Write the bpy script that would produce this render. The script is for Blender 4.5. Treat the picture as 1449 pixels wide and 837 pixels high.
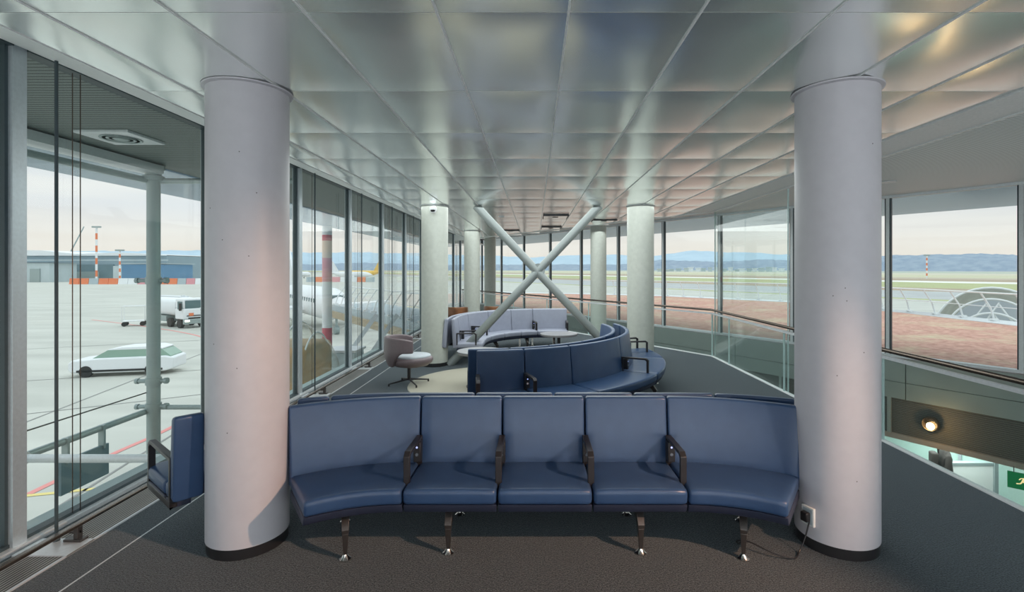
import bpy, bmesh, math, random
from mathutils import Vector, Matrix
random.seed(7)
for o in list(bpy.data.objects): bpy.data.objects.remove(o)
S = bpy.context.scene
COL = S.collection
R = math.radians
# ------------------------------------------------------------------ camera
CAMZ = 1.82
cd = bpy.data.cameras.new('camera'); cam = bpy.data.objects.new('camera', cd); COL.objects.link(cam)
cam.location = (0, 0, CAMZ); cam.rotation_euler = (R(90), 0, 0)
cd.sensor_width = 36; cd.lens = 707 / 1449 * 36
cd.shift_x = -32.5 / 1449; cd.shift_y = -38.5 / 1449
cd.clip_start = .05; cd.clip_end = 9000
S.camera = cam
S.view_settings.view_transform = 'Standard'; S.view_settings.look = 'None'
S.view_settings.gamma = 1; S.view_settings.use_curve_mapping = False
S.view_settings.exposure = 0.34
S.cycles.transparent_max_bounces = 40; S.cycles.max_bounces = 10
S.cycles.diffuse_bounces = 6; S.cycles.glossy_bounces = 5
S.cycles.sample_clamp_indirect = 6; S.cycles.use_denoising = True
# ------------------------------------------------------------------ world
W = bpy.data.worlds.new('sky'); S.world = W; W.use_nodes = True
nt = W.node_tree; nt.nodes.clear()
def N(t, k, **kw):
    n = t.nodes.new(k)
    for a, b in kw.items(): setattr(n, a, b)
    return n
tc = N(nt, 'ShaderNodeTexCoord'); sep = N(nt, 'ShaderNodeSeparateXYZ')
nt.links.new(tc.outputs['Generated'], sep.inputs[0])
rp = N(nt, 'ShaderNodeValToRGB'); e = rp.color_ramp.elements
e[0].position = 0; e[0].color = (.80, .69, .62, 1)
e[1].position = 1; e[1].color = (1.5, 1.6, 1.7, 1)
for p, c in ((.05, (.80, .72, .68)), (.10, (.70, .68, .71)), (.20, (.63, .65, .70)), (.4, (1.0, 1.07, 1.15))):
    k = e.new(p); k.color = (*c, 1)
nt.links.new(sep.outputs['Z'], rp.inputs[0])
mp = N(nt, 'ShaderNodeMapping'); mp.inputs['Scale'].default_value = (1.6, 1.6, 22)
nt.links.new(tc.outputs['Generated'], mp.inputs[0])
nz = N(nt, 'ShaderNodeTexNoise'); nz.inputs['Scale'].default_value = 1.7; nz.inputs['Detail'].default_value = 6
nt.links.new(mp.outputs[0], nz.inputs['Vector'])
cr = N(nt, 'ShaderNodeValToRGB'); cr.color_ramp.elements[0].position = .42; cr.color_ramp.elements[1].position = .66
nt.links.new(nz.outputs['Fac'], cr.inputs[0])
mx = N(nt, 'ShaderNodeMixRGB', blend_type='MIX'); mx.inputs[2].default_value = (.86, .80, .77, 1)
ml = N(nt, 'ShaderNodeMath', operation='MULTIPLY'); ml.inputs[1].default_value = .55
nt.links.new(cr.outputs[0], ml.inputs[0]); nt.links.new(ml.outputs[0], mx.inputs[0]); nt.links.new(rp.outputs[0], mx.inputs[1])
bg = N(nt, 'ShaderNodeBackground'); bg.inputs[1].default_value = .98
ow = N(nt, 'ShaderNodeOutputWorld')
nt.links.new(mx.outputs[0], bg.inputs[0]); nt.links.new(bg.outputs[0], ow.inputs[0])
# ------------------------------------------------------------------ lights
def light(kind, name, loc, energy, color, target=None, **kw):
    l = bpy.data.lights.new(name, kind); o = bpy.data.objects.new(name, l); COL.objects.link(o)
    o.location = loc; l.energy = energy; l.color = color
    for a, b in kw.items(): setattr(l, a, b)
    if target is not None:
        o.rotation_euler = (Vector(target) - Vector(loc)).to_track_quat('-Z', 'Y').to_euler()
    return o
# warm spotlight in the ceiling behind and right of the viewer
light('SPOT', 'ceiling_spotlight', (3.5, .9, 2.9), 620, (1, .60, .40), (-.35, 2.6, 0), spot_size=R(60), spot_blend=.6, shadow_soft_size=.03)
# unseen area lights added to lift the brightness of both levels
light('AREA', 'rear_fill_light', (3.0, -3.9, .9), 360, (.92, .95, 1), (3.0, 2.1, 5.9), shape='RECTANGLE', size=11, size_y=2.6)  # added fill before the plain rear wall, no window there
light('AREA', 'middle_fill_light', (.1, 10.5, 2.98), 280, (.93, 1, .99), (.1, 10.5, 0), shape='RECTANGLE', size=5, size_y=10)  # added broad fill just under the ceiling, without any fitting
light('AREA', 'lower_fill_light', (8.6, 10.6, -1.72), 60, (.9, 1, .97), (8.6, 10.6, -5), shape='RECTANGLE', size=2, size_y=2)  # small added fill to brighten the lower glazed wall
# ------------------------------------------------------------------ materials
def mat(name, col, rough=.5, metal=0, noise=None, bump=None, spec=.5, emit=None, coat=0, col2=None):
    m = bpy.data.materials.new(name); m.use_nodes = True; t = m.node_tree
    b = t.nodes['Principled BSDF']
    b.inputs['Base Color'].default_value = (*col, 1); b.inputs['Roughness'].default_value = rough
    b.inputs['Metallic'].default_value = metal; b.inputs['Specular IOR Level'].default_value = spec
    b.inputs['Coat Weight'].default_value = coat
    if emit: b.inputs['Emission Color'].default_value = (*emit[0], 1); b.inputs['Emission Strength'].default_value = emit[1]
    tcn = N(t, 'ShaderNodeTexCoord')
    sc = noise or 40
    n = N(t, 'ShaderNodeTexNoise'); n.inputs['Scale'].default_value = sc; n.inputs['Detail'].default_value = 4
    t.links.new(tcn.outputs['Object'], n.inputs['Vector'])
    r = N(t, 'ShaderNodeValToRGB')
    r.color_ramp.elements[0].position = .35; r.color_ramp.elements[1].position = .65
    c2 = col2 if col2 else tuple(c * .92 for c in col)
    r.color_ramp.elements[0].color = (*c2, 1); r.color_ramp.elements[1].color = (*col, 1)
    t.links.new(n.outputs['Fac'], r.inputs[0]); t.links.new(r.outputs[0], b.inputs['Base Color'])
    if bump:
        n2 = N(t, 'ShaderNodeTexNoise'); n2.inputs['Scale'].default_value = bump[0]; n2.inputs['Detail'].default_value = 3
        t.links.new(tcn.outputs['Object'], n2.inputs['Vector'])
        bp = N(t, 'ShaderNodeBump'); bp.inputs['Strength'].default_value = bump[1]; bp.inputs['Distance'].default_value = bump[2]
        t.links.new(n2.outputs['Fac'], bp.inputs['Height']); t.links.new(bp.outputs[0], b.inputs['Normal'])
    return m
def glass(name, tint, ior=1.35, rough=.0, haze=0.0, hazecol=(.7, .8, .8)):
    m = bpy.data.materials.new(name); m.use_nodes = True; t = m.node_tree; t.nodes.clear()
    tr = N(t, 'ShaderNodeBsdfTransparent'); tr.inputs[0].default_value = (*tint, 1)
    gl = N(t, 'ShaderNodeBsdfGlossy'); gl.inputs['Roughness'].default_value = rough
    lw = N(t, 'ShaderNodeLayerWeight'); lw.inputs[0].default_value = .5; pw_ = N(t, 'ShaderNodeMath', operation='POWER'); pw_.inputs[1].default_value = 5
    t.links.new(lw.outputs['Facing'], pw_.inputs[0])
    fr = N(t, 'ShaderNodeMath', operation='MULTIPLY_ADD'); f0 = ((ior - 1) / (ior + 1)) ** 2; fr.inputs[1].default_value = .8 * (1 - f0); fr.inputs[2].default_value = f0
    t.links.new(pw_.outputs[0], fr.inputs[0])
    a = N(t, 'ShaderNodeMixShader'); o = N(t, 'ShaderNodeOutputMaterial')
    t.links.new(fr.outputs[0], a.inputs[0]); t.links.new(tr.outputs[0], a.inputs[1]); t.links.new(gl.outputs[0], a.inputs[2])
    if haze:
        df = N(t, 'ShaderNodeBsdfDiffuse'); df.inputs[0].default_value = (*hazecol, 1)
        b = N(t, 'ShaderNodeMixShader'); b.inputs[0].default_value = haze
        t.links.new(a.outputs[0], b.inputs[1]); t.links.new(df.outputs[0], b.inputs[2]); t.links.new(b.outputs[0], o.inputs[0])
    else: t.links.new(a.outputs[0], o.inputs[0])
    return m
def slats(name, c1, c2, scale, axis='Y', rot=0, rough=.5, metal=0.0, w=.35):
    """fine parallel lamellae: stripes plus a bump"""
    m = bpy.data.materials.new(name); m.use_nodes = True; t = m.node_tree; b = t.nodes['Principled BSDF']
    b.inputs['Roughness'].default_value = rough; b.inputs['Metallic'].default_value = metal
    tcn = N(t, 'ShaderNodeTexCoord'); mpn = N(t, 'ShaderNodeMapping'); mpn.inputs['Rotation'].default_value = (0, 0, rot)
    t.links.new(tcn.outputs['Object'], mpn.inputs[0])
    wv = N(t, 'ShaderNodeTexWave', wave_type='BANDS', bands_direction=axis); wv.inputs['Scale'].default_value = scale
    t.links.new(mpn.outputs[0], wv.inputs['Vector'])
    r = N(t, 'ShaderNodeValToRGB'); r.color_ramp.elements[0].position = w - .15; r.color_ramp.elements[1].position = w + .1
    r.color_ramp.elements[0].color = (*c1, 1); r.color_ramp.elements[1].color = (*c2, 1)
    t.links.new(wv.outputs['Fac'], r.inputs[0]); t.links.new(r.outputs[0], b.inputs['Base Color'])
    bp = N(t, 'ShaderNodeBump'); bp.inputs['Strength'].default_value = .5; bp.inputs['Distance'].default_value = .01
    t.links.new(wv.outputs['Fac'], bp.inputs['Height']); t.links.new(bp.outputs[0], b.inputs['Normal'])
    return m
M = dict(
    ceil=mat('brushed_ceiling_metal', (.93, .96, .95), .23, .88, noise=3, col2=(.90, .93, .92)),
    seamw=mat('ceiling_edge_white', (.88, .90, .90), .45, 0),
    white=mat('column_paint', (.56, .55, .585), .42, 0, noise=14, col2=(.54, .53, .565)),
    cream=mat('column_paint_cream', (.54, .565, .51), .38, 0, noise=14),
    dark=mat('black_plastic', (.014, .014, .016), .4),
    skirt=mat('black_skirting', (.02, .02, .022), .35),
    carpet=mat('charcoal_carpet', (.092, .102, .108), .95, 0, noise=110, col2=(.012, .015, .017), bump=(130, .8, .008), spec=.15),
    rug=mat('beige_rug', (.50, .46, .36), .95, 0, noise=160, col2=(.38, .35, .27), bump=(300, .5, .005), spec=.1),
    blue=mat('blue_leather', (.033, .073, .162), .34, 0, noise=9, col2=(.029, .065, .148), bump=(260, .12, .002), spec=.5),
    grey=mat('lavender_leather', (.30, .32, .40), .42, 0, noise=9, bump=(260, .1, .002), spec=.6),
    navy=mat('navy_shell', (.025, .032, .06), .5),
    arm=mat('dark_bronze_metal', (.035, .033, .036), .38, .4),
    leg=mat('leg_metal', (.09, .08, .075), .35, .7),
    chrome=mat('chrome', (.75, .72, .68), .18, 1),
    alu=mat('aluminium', (.60, .67, .71), .38, .55),
    alul=mat('light_aluminium', (.72, .75, .77), .4, .3),
    gasket=mat('dark_gasket', (.045, .07, .08), .5),
    rail=mat('bronze_rail', (.15, .12, .10), .25, .8),
    glass=glass('facade_glass', (.93, .975, .965), 1.22, 0, .018, (.6, .72, .72)),
    rglass=glass('railing_glass', (.955, .985, .98), 1.25, 0, .015, (.55, .75, .72)),
    gedge=mat('glass_edge', (.55, .72, .70), .2),
    beam=mat('brace_paint', (.27, .30, .295), .35, .2),
    pipe=mat('galvanised_steel', (.36, .43, .43), .45, .4),
    fascia=mat('spandrel_panel', (.30, .34, .32), .4, .3, noise=2),
    wood=mat('table_top', (.34, .34, .36), .25),
    mauve=mat('mauve_leather', (.20, .155, .165), .38, 0, bump=(200, .1, .002)),
    pad=mat('pale_grey_pad', (.52, .56, .60), .7),
    brown=mat('brown_leather', (.25, .10, .04), .3, 0, noise=5, col2=(.12, .05, .02)),
    concrete=mat('apron', (.5, .5, .46), .9),
    wwall=mat('white_wall', (.75, .78, .76), .6),
    mint=mat('mint_glass_wall', (.50, .68, .62), .3),
    lower=mat('lower_floor', (.5, .53, .5), .5),
    green=mat('sign_green', (.0, .16, .05), .35, emit=((.0, .3, .08), .15)),
    signfig=mat('sign_figure', (.9, .7, .4), .4, emit=((1, .72, .35), .6)),
    lampglow=mat('lamp_glow', (1, .8, .5), .5, emit=((1, .72, .34), 12)),
    vwhite=mat('vehicle_white', (.82, .84, .86), .35),
    vglass=mat('vehicle_glass', (.10, .17, .18), .15),
    vgreen=mat('car_window_green', (.28, .42, .34), .2),
    tyre=mat('tyre', (.03, .03, .03), .8),
    orange=mat('orange_plastic', (.80, .23, .10), .5),
    red=mat('signal_red', (.60, .12, .16), .5),
    pink=mat('pink_paint', (.72, .32, .36), .5),
    peach=mat('peach_paint', (.80, .62, .50), .5),
    bgrey=mat('blue_grey_cladding', (.27, .36, .41), .6, noise=.3),
    bdark=mat('dark_cladding', (.16, .24, .27), .6, noise=.3),
    blgt=mat('pale_cladding', (.52, .60, .62), .6, noise=.3),
    bblue=mat('blue_cladding', (.12, .26, .42), .6, noise=.3),
    snow=mat('white_roof', (.82, .85, .87), .6),
    yellow=mat('aircraft_yellow', (.86, .52, .05), .4),
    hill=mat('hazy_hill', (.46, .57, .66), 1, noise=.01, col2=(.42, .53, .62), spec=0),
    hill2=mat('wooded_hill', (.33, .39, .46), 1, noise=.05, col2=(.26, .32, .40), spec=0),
    fence=mat('white_metal', (.82, .84, .84), .4, .1),
    gutter=mat('grey_gutter', (.42, .50, .54), .5),
    line_red=mat('red_road_paint', (.78, .30, .28), .8),
    line_yel=mat('yellow_road_paint', (.80, .66, .25), .8),
    line_dark=mat('tar_joint', (.28, .28, .27), .8),
    tent=mat('tent_fabric', (.72, .72, .68), .7, noise=1.5, col2=(.62, .62, .58)),
    tan=mat('tan_panel', (.42, .35, .24), .6),
    blk=mat('black_fabric', (.022, .016, .013), .8),
    skin=mat('skin', (.55, .33, .24), .5),
    orangefig=mat('dull_copper', (.38, .24, .14), .4),
    louver=slats('louver_band', (.028, .027, .024), (.10, .095, .08), 9, 'Z', 0, .6),
    led=mat('socket_led', (.4, .45, 1), .3, emit=((.4, .5, 1), .9)),
)
DIRX, DIRY = -.55, .835           # direction of the right-hand facade
ang = math.atan2(DIRY, DIRX)
for k_ in ('carpet', 'rug'):
    b_ = M[k_].node_tree.nodes['Principled BSDF']; b_.inputs['Sheen Weight'].default_value = .42; b_.inputs['Sheen Roughness'].default_value = .35; b_.inputs['Sheen Tint'].default_value = (.75, .9, 1, 1)
M['slatL'] = slats('lamella_soffit_left', (.05, .065, .06), (.20, .235, .22), 5.2, 'Y', 0, .55, .2)
M['slatR'] = slats('lamella_soffit_right', (.38, .42, .44), (.80, .87, .90), 4.4, 'X', -(ang - R(90)), .5, .2)
M['grille'] = slats('floor_grille', (.015, .015, .015), (.42, .40, .36), 14, 'X', 0, .4, .5, .5)

def sedum():
    m = mat('sedum_roof', (.66, .40, .32), .95, 0, noise=6, col2=(.46, .25, .20), bump=(7, .8, .08), spec=.1)
    t = m.node_tree; b = t.nodes['Principled BSDF']; src = b.inputs['Base Color'].links[0].from_socket
    tcn = N(t, 'ShaderNodeTexCoord'); n = N(t, 'ShaderNodeTexNoise'); n.inputs['Scale'].default_value = .35; n.inputs['Detail'].default_value = 8
    n.inputs['Roughness'].default_value = .75
    t.links.new(tcn.outputs['Object'], n.inputs['Vector'])
    r = N(t, 'ShaderNodeValToRGB'); r.color_ramp.elements[0].position = .5; r.color_ramp.elements[1].position = .66
    t.links.new(n.outputs['Fac'], r.inputs[0])
    mm = N(t, 'ShaderNodeMixRGB'); mm.inputs[2].default_value = (.62, .52, .36, 1)
    t.links.new(r.outputs[0], mm.inputs[0]); t.links.new(src, mm.inputs[1]); t.links.new(mm.outputs[0], b.inputs['Base Color'])
    return m
M['sedum'] = sedum()
def ground_mat():
    m = bpy.data.materials.new('airfield_ground'); m.use_nodes = True; t = m.node_tree; b = t.nodes['Principled BSDF']
    b.inputs['Roughness'].default_value = .9; b.inputs['Specular IOR Level'].default_value = .2
    g = N(t, 'ShaderNodeNewGeometry'); d = N(t, 'ShaderNodeVectorMath', operation='DOT_PRODUCT')
    d.inputs[1].default_value = (.835, .55, 0); t.links.new(g.outputs['Position'], d.inputs[0])
    n = N(t, 'ShaderNodeTexNoise'); n.inputs['Scale'].default_value = .03; n.inputs['Detail'].default_value = 5
    t.links.new(g.outputs['Position'], n.inputs['Vector'])
    ad = N(t, 'ShaderNodeMath', operation='MULTIPLY_ADD'); ad.inputs[1].default_value = 14; t.links.new(n.outputs['Fac'], ad.inputs[0])
    t.links.new(d.outputs['Value'], ad.inputs[2])
    dv = N(t, 'ShaderNodeMath', operation='DIVIDE'); dv.inputs[1].default_value = 1200; t.links.new(ad.outputs[0], dv.inputs[0])
    r = N(t, 'ShaderNodeValToRGB'); r.color_ramp.interpolation = 'CONSTANT'
    conc = (.545, .545, .50); grass = (.44, .46, .25); brn = (.42, .34, .25); pale = (.58, .55, .44); gry = (.46, .47, .47); wht = (.82, .80, .74)
    el = r.color_ramp.elements; el[0].position = 0; el[0].color = (*conc, 1); el[1].position = 1; el[1].color = (*pale, 1)
    for p, c in ((122, grass), (130, gry), (176, brn), (205, grass), (285, wht), (318, brn), (380, (.5, .43, .34)), (440, (.56, .54, .38)), (620, pale), (900, (.40, .46, .40))):
        k = el.new(p / 1200); k.color = (*c, 1)
    t.links.new(dv.outputs[0], r.inputs[0])
    br = N(t, 'ShaderNodeTexNoise'); br.inputs['Scale'].default_value = .25; br.inputs['Detail'].default_value = 7
    mpn = N(t, 'ShaderNodeMapping'); mpn.inputs['Scale'].default_value = (.35, 1.6, 1)
    t.links.new(g.outputs['Position'], mpn.inputs[0]); t.links.new(mpn.outputs[0], br.inputs['Vector'])
    r2 = N(t, 'ShaderNodeValToRGB'); r2.color_ramp.elements[0].color = (.84, .84, .84, 1); r2.color_ramp.elements[1].color = (1.06, 1.06, 1.06, 1)
    r2.color_ramp.elements[0].position = .3; r2.color_ramp.elements[1].position = .7
    t.links.new(br.outputs['Fac'], r2.inputs[0])
    mm = N(t, 'ShaderNodeMixRGB', blend_type='MULTIPLY'); mm.inputs[0].default_value = 1
    t.links.new(r.outputs[0], mm.inputs[1]); t.links.new(r2.outputs[0], mm.inputs[2]); t.links.new(mm.outputs[0], b.inputs['Base Color'])
    return m
M['ground'] = ground_mat()
M['cglass'] = glass('canopy_glass', (.42, .50, .56), 1.3, .1, .35, (.55, .66, .74))
# ------------------------------------------------------------------ mesh helpers
class MB:
    def __init__(s): s.v = []; s.f = []; s.mi = []
    def add(s, vs, fs, m=0):
        k = len(s.v); s.v += [tuple(v) for v in vs]; s.f += [tuple(i + k for i in f) for f in fs]; s.mi += [m] * len(fs); return s
    def box(s, x0, x1, y0, y1, z0, z1, m=0):
        return s.add([(x0, y0, z0), (x1, y0, z0), (x1, y1, z0), (x0, y1, z0), (x0, y0, z1), (x1, y0, z1), (x1, y1, z1), (x0, y1, z1)],
                     [(3, 2, 1, 0), (4, 5, 6, 7), (0, 1, 5, 4), (1, 2, 6, 5), (2, 3, 7, 6), (3, 0, 4, 7)], m)
    def obox(s, c, ax, l, w, h, m=0):
        """box centred at c (base z), long axis ax (2d angle)"""
        ca, sa = math.cos(ax), math.sin(ax); vs = []
        for z in (c[2], c[2] + h):
            for a, b in ((-1, -1), (1, -1), (1, 1), (-1, 1)):
                u, v = a * l / 2, b * w / 2; vs.append((c[0] + u * ca - v * sa, c[1] + u * sa + v * ca, z))
        return s.add(vs, [(3, 2, 1, 0), (4, 5, 6, 7), (0, 1, 5, 4), (1, 2, 6, 5), (2, 3, 7, 6), (3, 0, 4, 7)], m)
    def prism(s, pts, z0, z1, m=0):
        n = len(pts); vs = [(p[0], p[1], z0) for p in pts] + [(p[0], p[1], z1) for p in pts]
        fs = [tuple(range(n))[::-1], tuple(range(n, 2 * n))] + [(i, (i + 1) % n, n + (i + 1) % n, n + i) for i in range(n)]
        return s.add(vs, fs, m)
    def tube(s, pts, r, seg=12, m=0, r2=None):
        pts = [Vector(p) for p in pts]; n = len(pts); rings = []; up = None
        for i, p in enumerate(pts):
            d = (pts[min(i + 1, n - 1)] - pts[max(i - 1, 0)]).normalized()
            if up is None: up = Vector((0, 0, 1)) if abs(d.z) < .9 else Vector((0, 1, 0))
            a = d.cross(up).normalized(); b = a.cross(d).normalized(); up = b
            rr = r if r2 is None else r + (r2 - r) * i / (n - 1)
            rings.append([p + a * math.cos(t) * rr + b * math.sin(t) * rr for t in [2 * math.pi * k / seg for k in range(seg)]])
        vs = [v for q in rings for v in q]
        fs = [(i * seg + k, i * seg + (k + 1) % seg, (i + 1) * seg + (k + 1) % seg, (i + 1) * seg + k) for i in range(n - 1) for k in range(seg)]
        fs += [tuple(range(seg))[::-1], tuple(range((n - 1) * seg, n * seg))]
        return s.add(vs, fs, m)
    def lathe(s, prof, c=(0, 0, 0), seg=32, m=0, a0=0, a1=360):
        full = a1 - a0 >= 360; cnt = seg if full else seg + 1; vs = []
        for k in range(cnt):
            t = R(a0 + (a1 - a0) * k / seg)
            vs += [(c[0] + r * math.cos(t), c[1] + r * math.sin(t), c[2] + z) for r, z in prof]
        n = len(prof); fs = []
        for k in range(seg):
            k2 = (k + 1) % cnt
            fs += [(k * n + i, k2 * n + i, k2 * n + i + 1, k * n + i + 1) for i in range(n - 1)]
        if full:
            if prof[0][0] > 1e-5: fs.append(tuple(k * n for k in range(cnt))[::-1])
            if prof[-1][0] > 1e-5: fs.append(tuple(k * n + n - 1 for k in range(cnt)))
        return s.add(vs, fs, m)
    def build(s, name, m, parent=None, bevel=0, smooth=35, loc=None, rot=None, sub=0):
        me = bpy.data.meshes.new(name); me.from_pydata(s.v, [], s.f); me.validate()
        for mm in (m if isinstance(m, (list, tuple)) else [m]): me.materials.append(M[mm] if isinstance(mm, str) else mm)
        for i, p in enumerate(me.polygons):
            if i < len(s.mi): p.material_index = s.mi[i]
        bm = bmesh.new(); bm.from_mesh(me); bmesh.ops.remove_doubles(bm, verts=bm.verts, dist=1e-6)
        bmesh.ops.recalc_face_normals(bm, faces=bm.faces); bm.to_mesh(me); bm.free()
        me.shade_smooth(); me.set_sharp_from_angle(angle=R(smooth))
        o = bpy.data.objects.new(name, me); COL.objects.link(o)
        if parent: o.parent = parent
        if loc: o.location = loc
        if rot: o.rotation_euler = rot
        if bevel:
            b = o.modifiers.new('bevel', 'BEVEL'); b.width = bevel; b.segments = 3; b.limit_method = 'ANGLE'; b.angle_limit = R(50)
        if sub:
            b = o.modifiers.new('sub', 'SUBSURF'); b.levels = sub; b.render_levels = sub
        return o
def tag(o, label, cat, group=None, kind=None):
    o['label'] = label; o['category'] = cat
    if group: o['group'] = group
    if kind: o['kind'] = kind
    return o
def struct(o): o['kind'] = 'structure'; return o
def empty(name, loc=(0, 0, 0), rz=0):
    o = bpy.data.objects.new(name, None); COL.objects.link(o); o.location = loc; o.rotation_euler = (0, 0, rz); o.empty_display_size = .1
    return o
def thing(name, label, cat, loc=(0, 0, 0), rz=0, group=None):
    return tag(empty(name, loc, rz), label, cat, group)
def copy_tree(o, parent=None):
    c = o.copy(); COL.objects.link(c); c.parent = parent
    for ch in o.children: copy_tree(ch, c)
    return c
# ------------------------------------------------------------------ the floor slab, void and shell
F0 = (8.53, 8.75)                                     # a mullion foot on the right facade
def fac(t, off=0):                                    # point along the right facade, off = metres outwards
    return (F0[0] + DIRX * t + off * .835, F0[1] + DIRY * t + off * .55)
T_END = (F0[0] + 3.4) / .55                           # where it meets the left facade
EDGE_C = (3.66, 10.38)                                # corner of the floor edge
t_r = (EDGE_C[0] + 3.4) / .55
EDGE_E = (-3.4, EDGE_C[1] + DIRY * t_r)
floor_poly = [(-3.42, -4), (3.66, -4), EDGE_C, EDGE_E]
struct(MB().prism(floor_poly, -.3, 0).build('floor', 'carpet'))
tb = MB()
tb.box(3.66, 3.72, -4, 10.40, -.32, .012)
dx, dy = EDGE_E[0] - EDGE_C[0], EDGE_E[1] - EDGE_C[1]
tb.obox(((EDGE_C[0] + EDGE_E[0]) / 2 + .03, (EDGE_C[1] + EDGE_E[1]) / 2 + .02, -.32), math.atan2(dy, dx), math.hypot(dx, dy), .06, .332)
struct(tb.build('trim_1', 'seamw'))
struct(MB().box(-2.685, -2.675, -4, 22, 0, .002).build('trim_2', 'alul'))
# metal ceiling of slightly buckled cassettes
def ceiling():
    b = MB(); px = .615; py = 1.035; x0g = .157; y0g = 2.33; z0 = 3.01
    for i in range(-5, 5):
        xa, xb = x0g + i * px, x0g + (i + 1) * px
        if i == -5: xa = -2.62
        for j in range(-6, 18):
            ya, yb = y0g + j * py, y0g + (j + 1) * py
            ymax = EDGE_C[1] + (EDGE_C[0] - (xa + xb) / 2) / .55 * .835
            if ya > ymax + .1: continue
            am = random.uniform(.003, .007) * (1 + max(0, xa) * .7); wa = random.uniform(-.004, .004); wb = random.uniform(-.004, .004); ph = random.random() * 6
            n = 8; vs = []; g = .004
            for v in range(n + 1):
                for u in range(n + 1):
                    fu, fv = u / n, v / n
                    e = math.sin(math.pi * fu) * math.sin(math.pi * fv)
                    z = z0 - am * e + e * (wa * math.sin(4.2 * fv + ph) + wb * math.cos(3.5 * fu + ph))
                    if u in (0, n) or v in (0, n): z = z0 + .005
                    fu2, fv2 = fu, fv
                    vs.append((xa + g + (xb - xa - 2 * g) * fu2, ya + g * .6 + (yb - ya - 1.2 * g) * fv2, z))
            b.add(vs, [(v * (n + 1) + u, v * (n + 1) + u + 1, (v + 1) * (n + 1) + u + 1, (v + 1) * (n + 1) + u) for v in range(n) for u in range(n)])
    o = b.build('ceiling', 'ceil', smooth=60)
    return struct(o)
ceiling()
def cedge_y(x): return EDGE_C[1] + (EDGE_C[0] - x) / .55 * .835
struct(MB().prism([(-2.62, -4), (3.66, -4), (3.66, EDGE_C[1]), (-2.62, cedge_y(-2.62))], 3.016, 3.06).build('ceiling_backing', 'seamw'))
sb = MB()
for i in range(-4, 6):
    x_ = .157 + i * .615; sb.box(x_ - .0045, x_ + .0045, -4, cedge_y(x_) if x_ < 3.6 else 10.4, 3.008, 3.014)
struct(sb.build('ceiling_rail', 'seamw'))
b = MB(); b.box(3.235, 3.66, -4, EDGE_C[1] + .2, 3.0, 3.02); b.box(3.65, 3.68, -4, EDGE_C[1], 2.99, 3.34)
for j in range(0, 9): pass
o = struct(b.build('trim_3', 'seamw'))
b = MB(); b.obox(((EDGE_C[0] + EDGE_E[0]) / 2 + .03, (EDGE_C[1] + EDGE_E[1]) / 2 + .02, 2.99), math.atan2(dy, dx), math.hypot(dx, dy), .05, .35)
struct(b.build('trim_4', 'seamw'))
# sloped bright edge between the cassettes and the left window head
struct(MB().add([(-2.62, -4, 3.01), (-2.62, 27, 3.01), (-3.32, 27, 3.25), (-3.32, -4, 3.25), (-2.62, -4, 3.06), (-2.62, 27, 3.06), (-3.32, 27, 3.30), (-3.32, -4, 3.30)],
     [(0, 1, 2, 3), (7, 6, 5, 4), (0, 3, 7, 4), (1, 5, 6, 2), (0, 4, 5, 1), (3, 2, 6, 7)]).build('trim_5', 'seamw'))
# lamella soffits
struct(MB().prism([(3.67, -4), fac(-15.3), fac(T_END), (-3.4, cedge_y(-3.4)), EDGE_C], 3.34, 3.4).build('ceiling_right', 'slatR'))
# roof slab keeps daylight out above
struct(MB().prism([(-3.5, -4.2), fac(-15.5), fac(T_END + .3)], 3.45, 3.7).build('ceiling_slab', 'gutter'))
# canopies outside
struct(MB().box(-5.6, -3.47, -4, 30, 3.33, 3.42).build('canopy_left', 'slatL'))
struct(MB().box(-7.4, -5.6, -4, 34, 3.31, 3.42).build('canopy_left_outer', 'cglass'))
struct(MB().prism([fac(-15, .1), fac(-15, 4.6), fac(T_END + 6, 4.6), fac(T_END + 2, .1)], 3.36, 3.46).build('canopy_right', 'cglass'))
# rear wall behind the viewer
struct(MB().box(-3.5, 18.5, -4.2, -4, -4.5, 3.5).build('wall_back', 'wwall'))
# ------------------------------------------------------------------ windows, left facade
XL = -3.4; SP = 1.95; Y0 = 3.25; wn = 0
def frame_left(y, parent):
    m = MB().box(XL - .05, XL + .05, y - .045, y + .045, 0, 3.3)
    m.build('mullion', 'alu', parent)
    g = MB()
    for s in (-1, 1): g.box(XL - .03, XL + .02, y + s * .055 - .011, y + s * .055 + .011, .05, 3.28)
    g.build('gasket', 'gasket', parent)
for k in range(-3, 12):
    wn += 1; ya = Y0 + k * SP; yb = ya + SP
    w = struct(empty(f'window_{wn}'))
    frame_left(ya, w)
    MB().box(XL - .012, XL + .006, ya + .076, yb - .076, .05, 3.27).build('pane', 'glass', w)
    MB().box(XL - .05, XL + .075, ya, yb, 0, .03).build('sill', 'alul', w)
    MB().box(XL - .04, XL + .03, ya + .045, yb - .045, .03, .052).box(XL - .04, XL + .06, ya + .045, yb - .045, 3.25, 3.275).build('gasket', 'gasket', w)
    MB().box(XL - .05, XL + .08, ya, yb, 3.275, 3.34).build('head_frame', 'alul', w)
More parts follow.
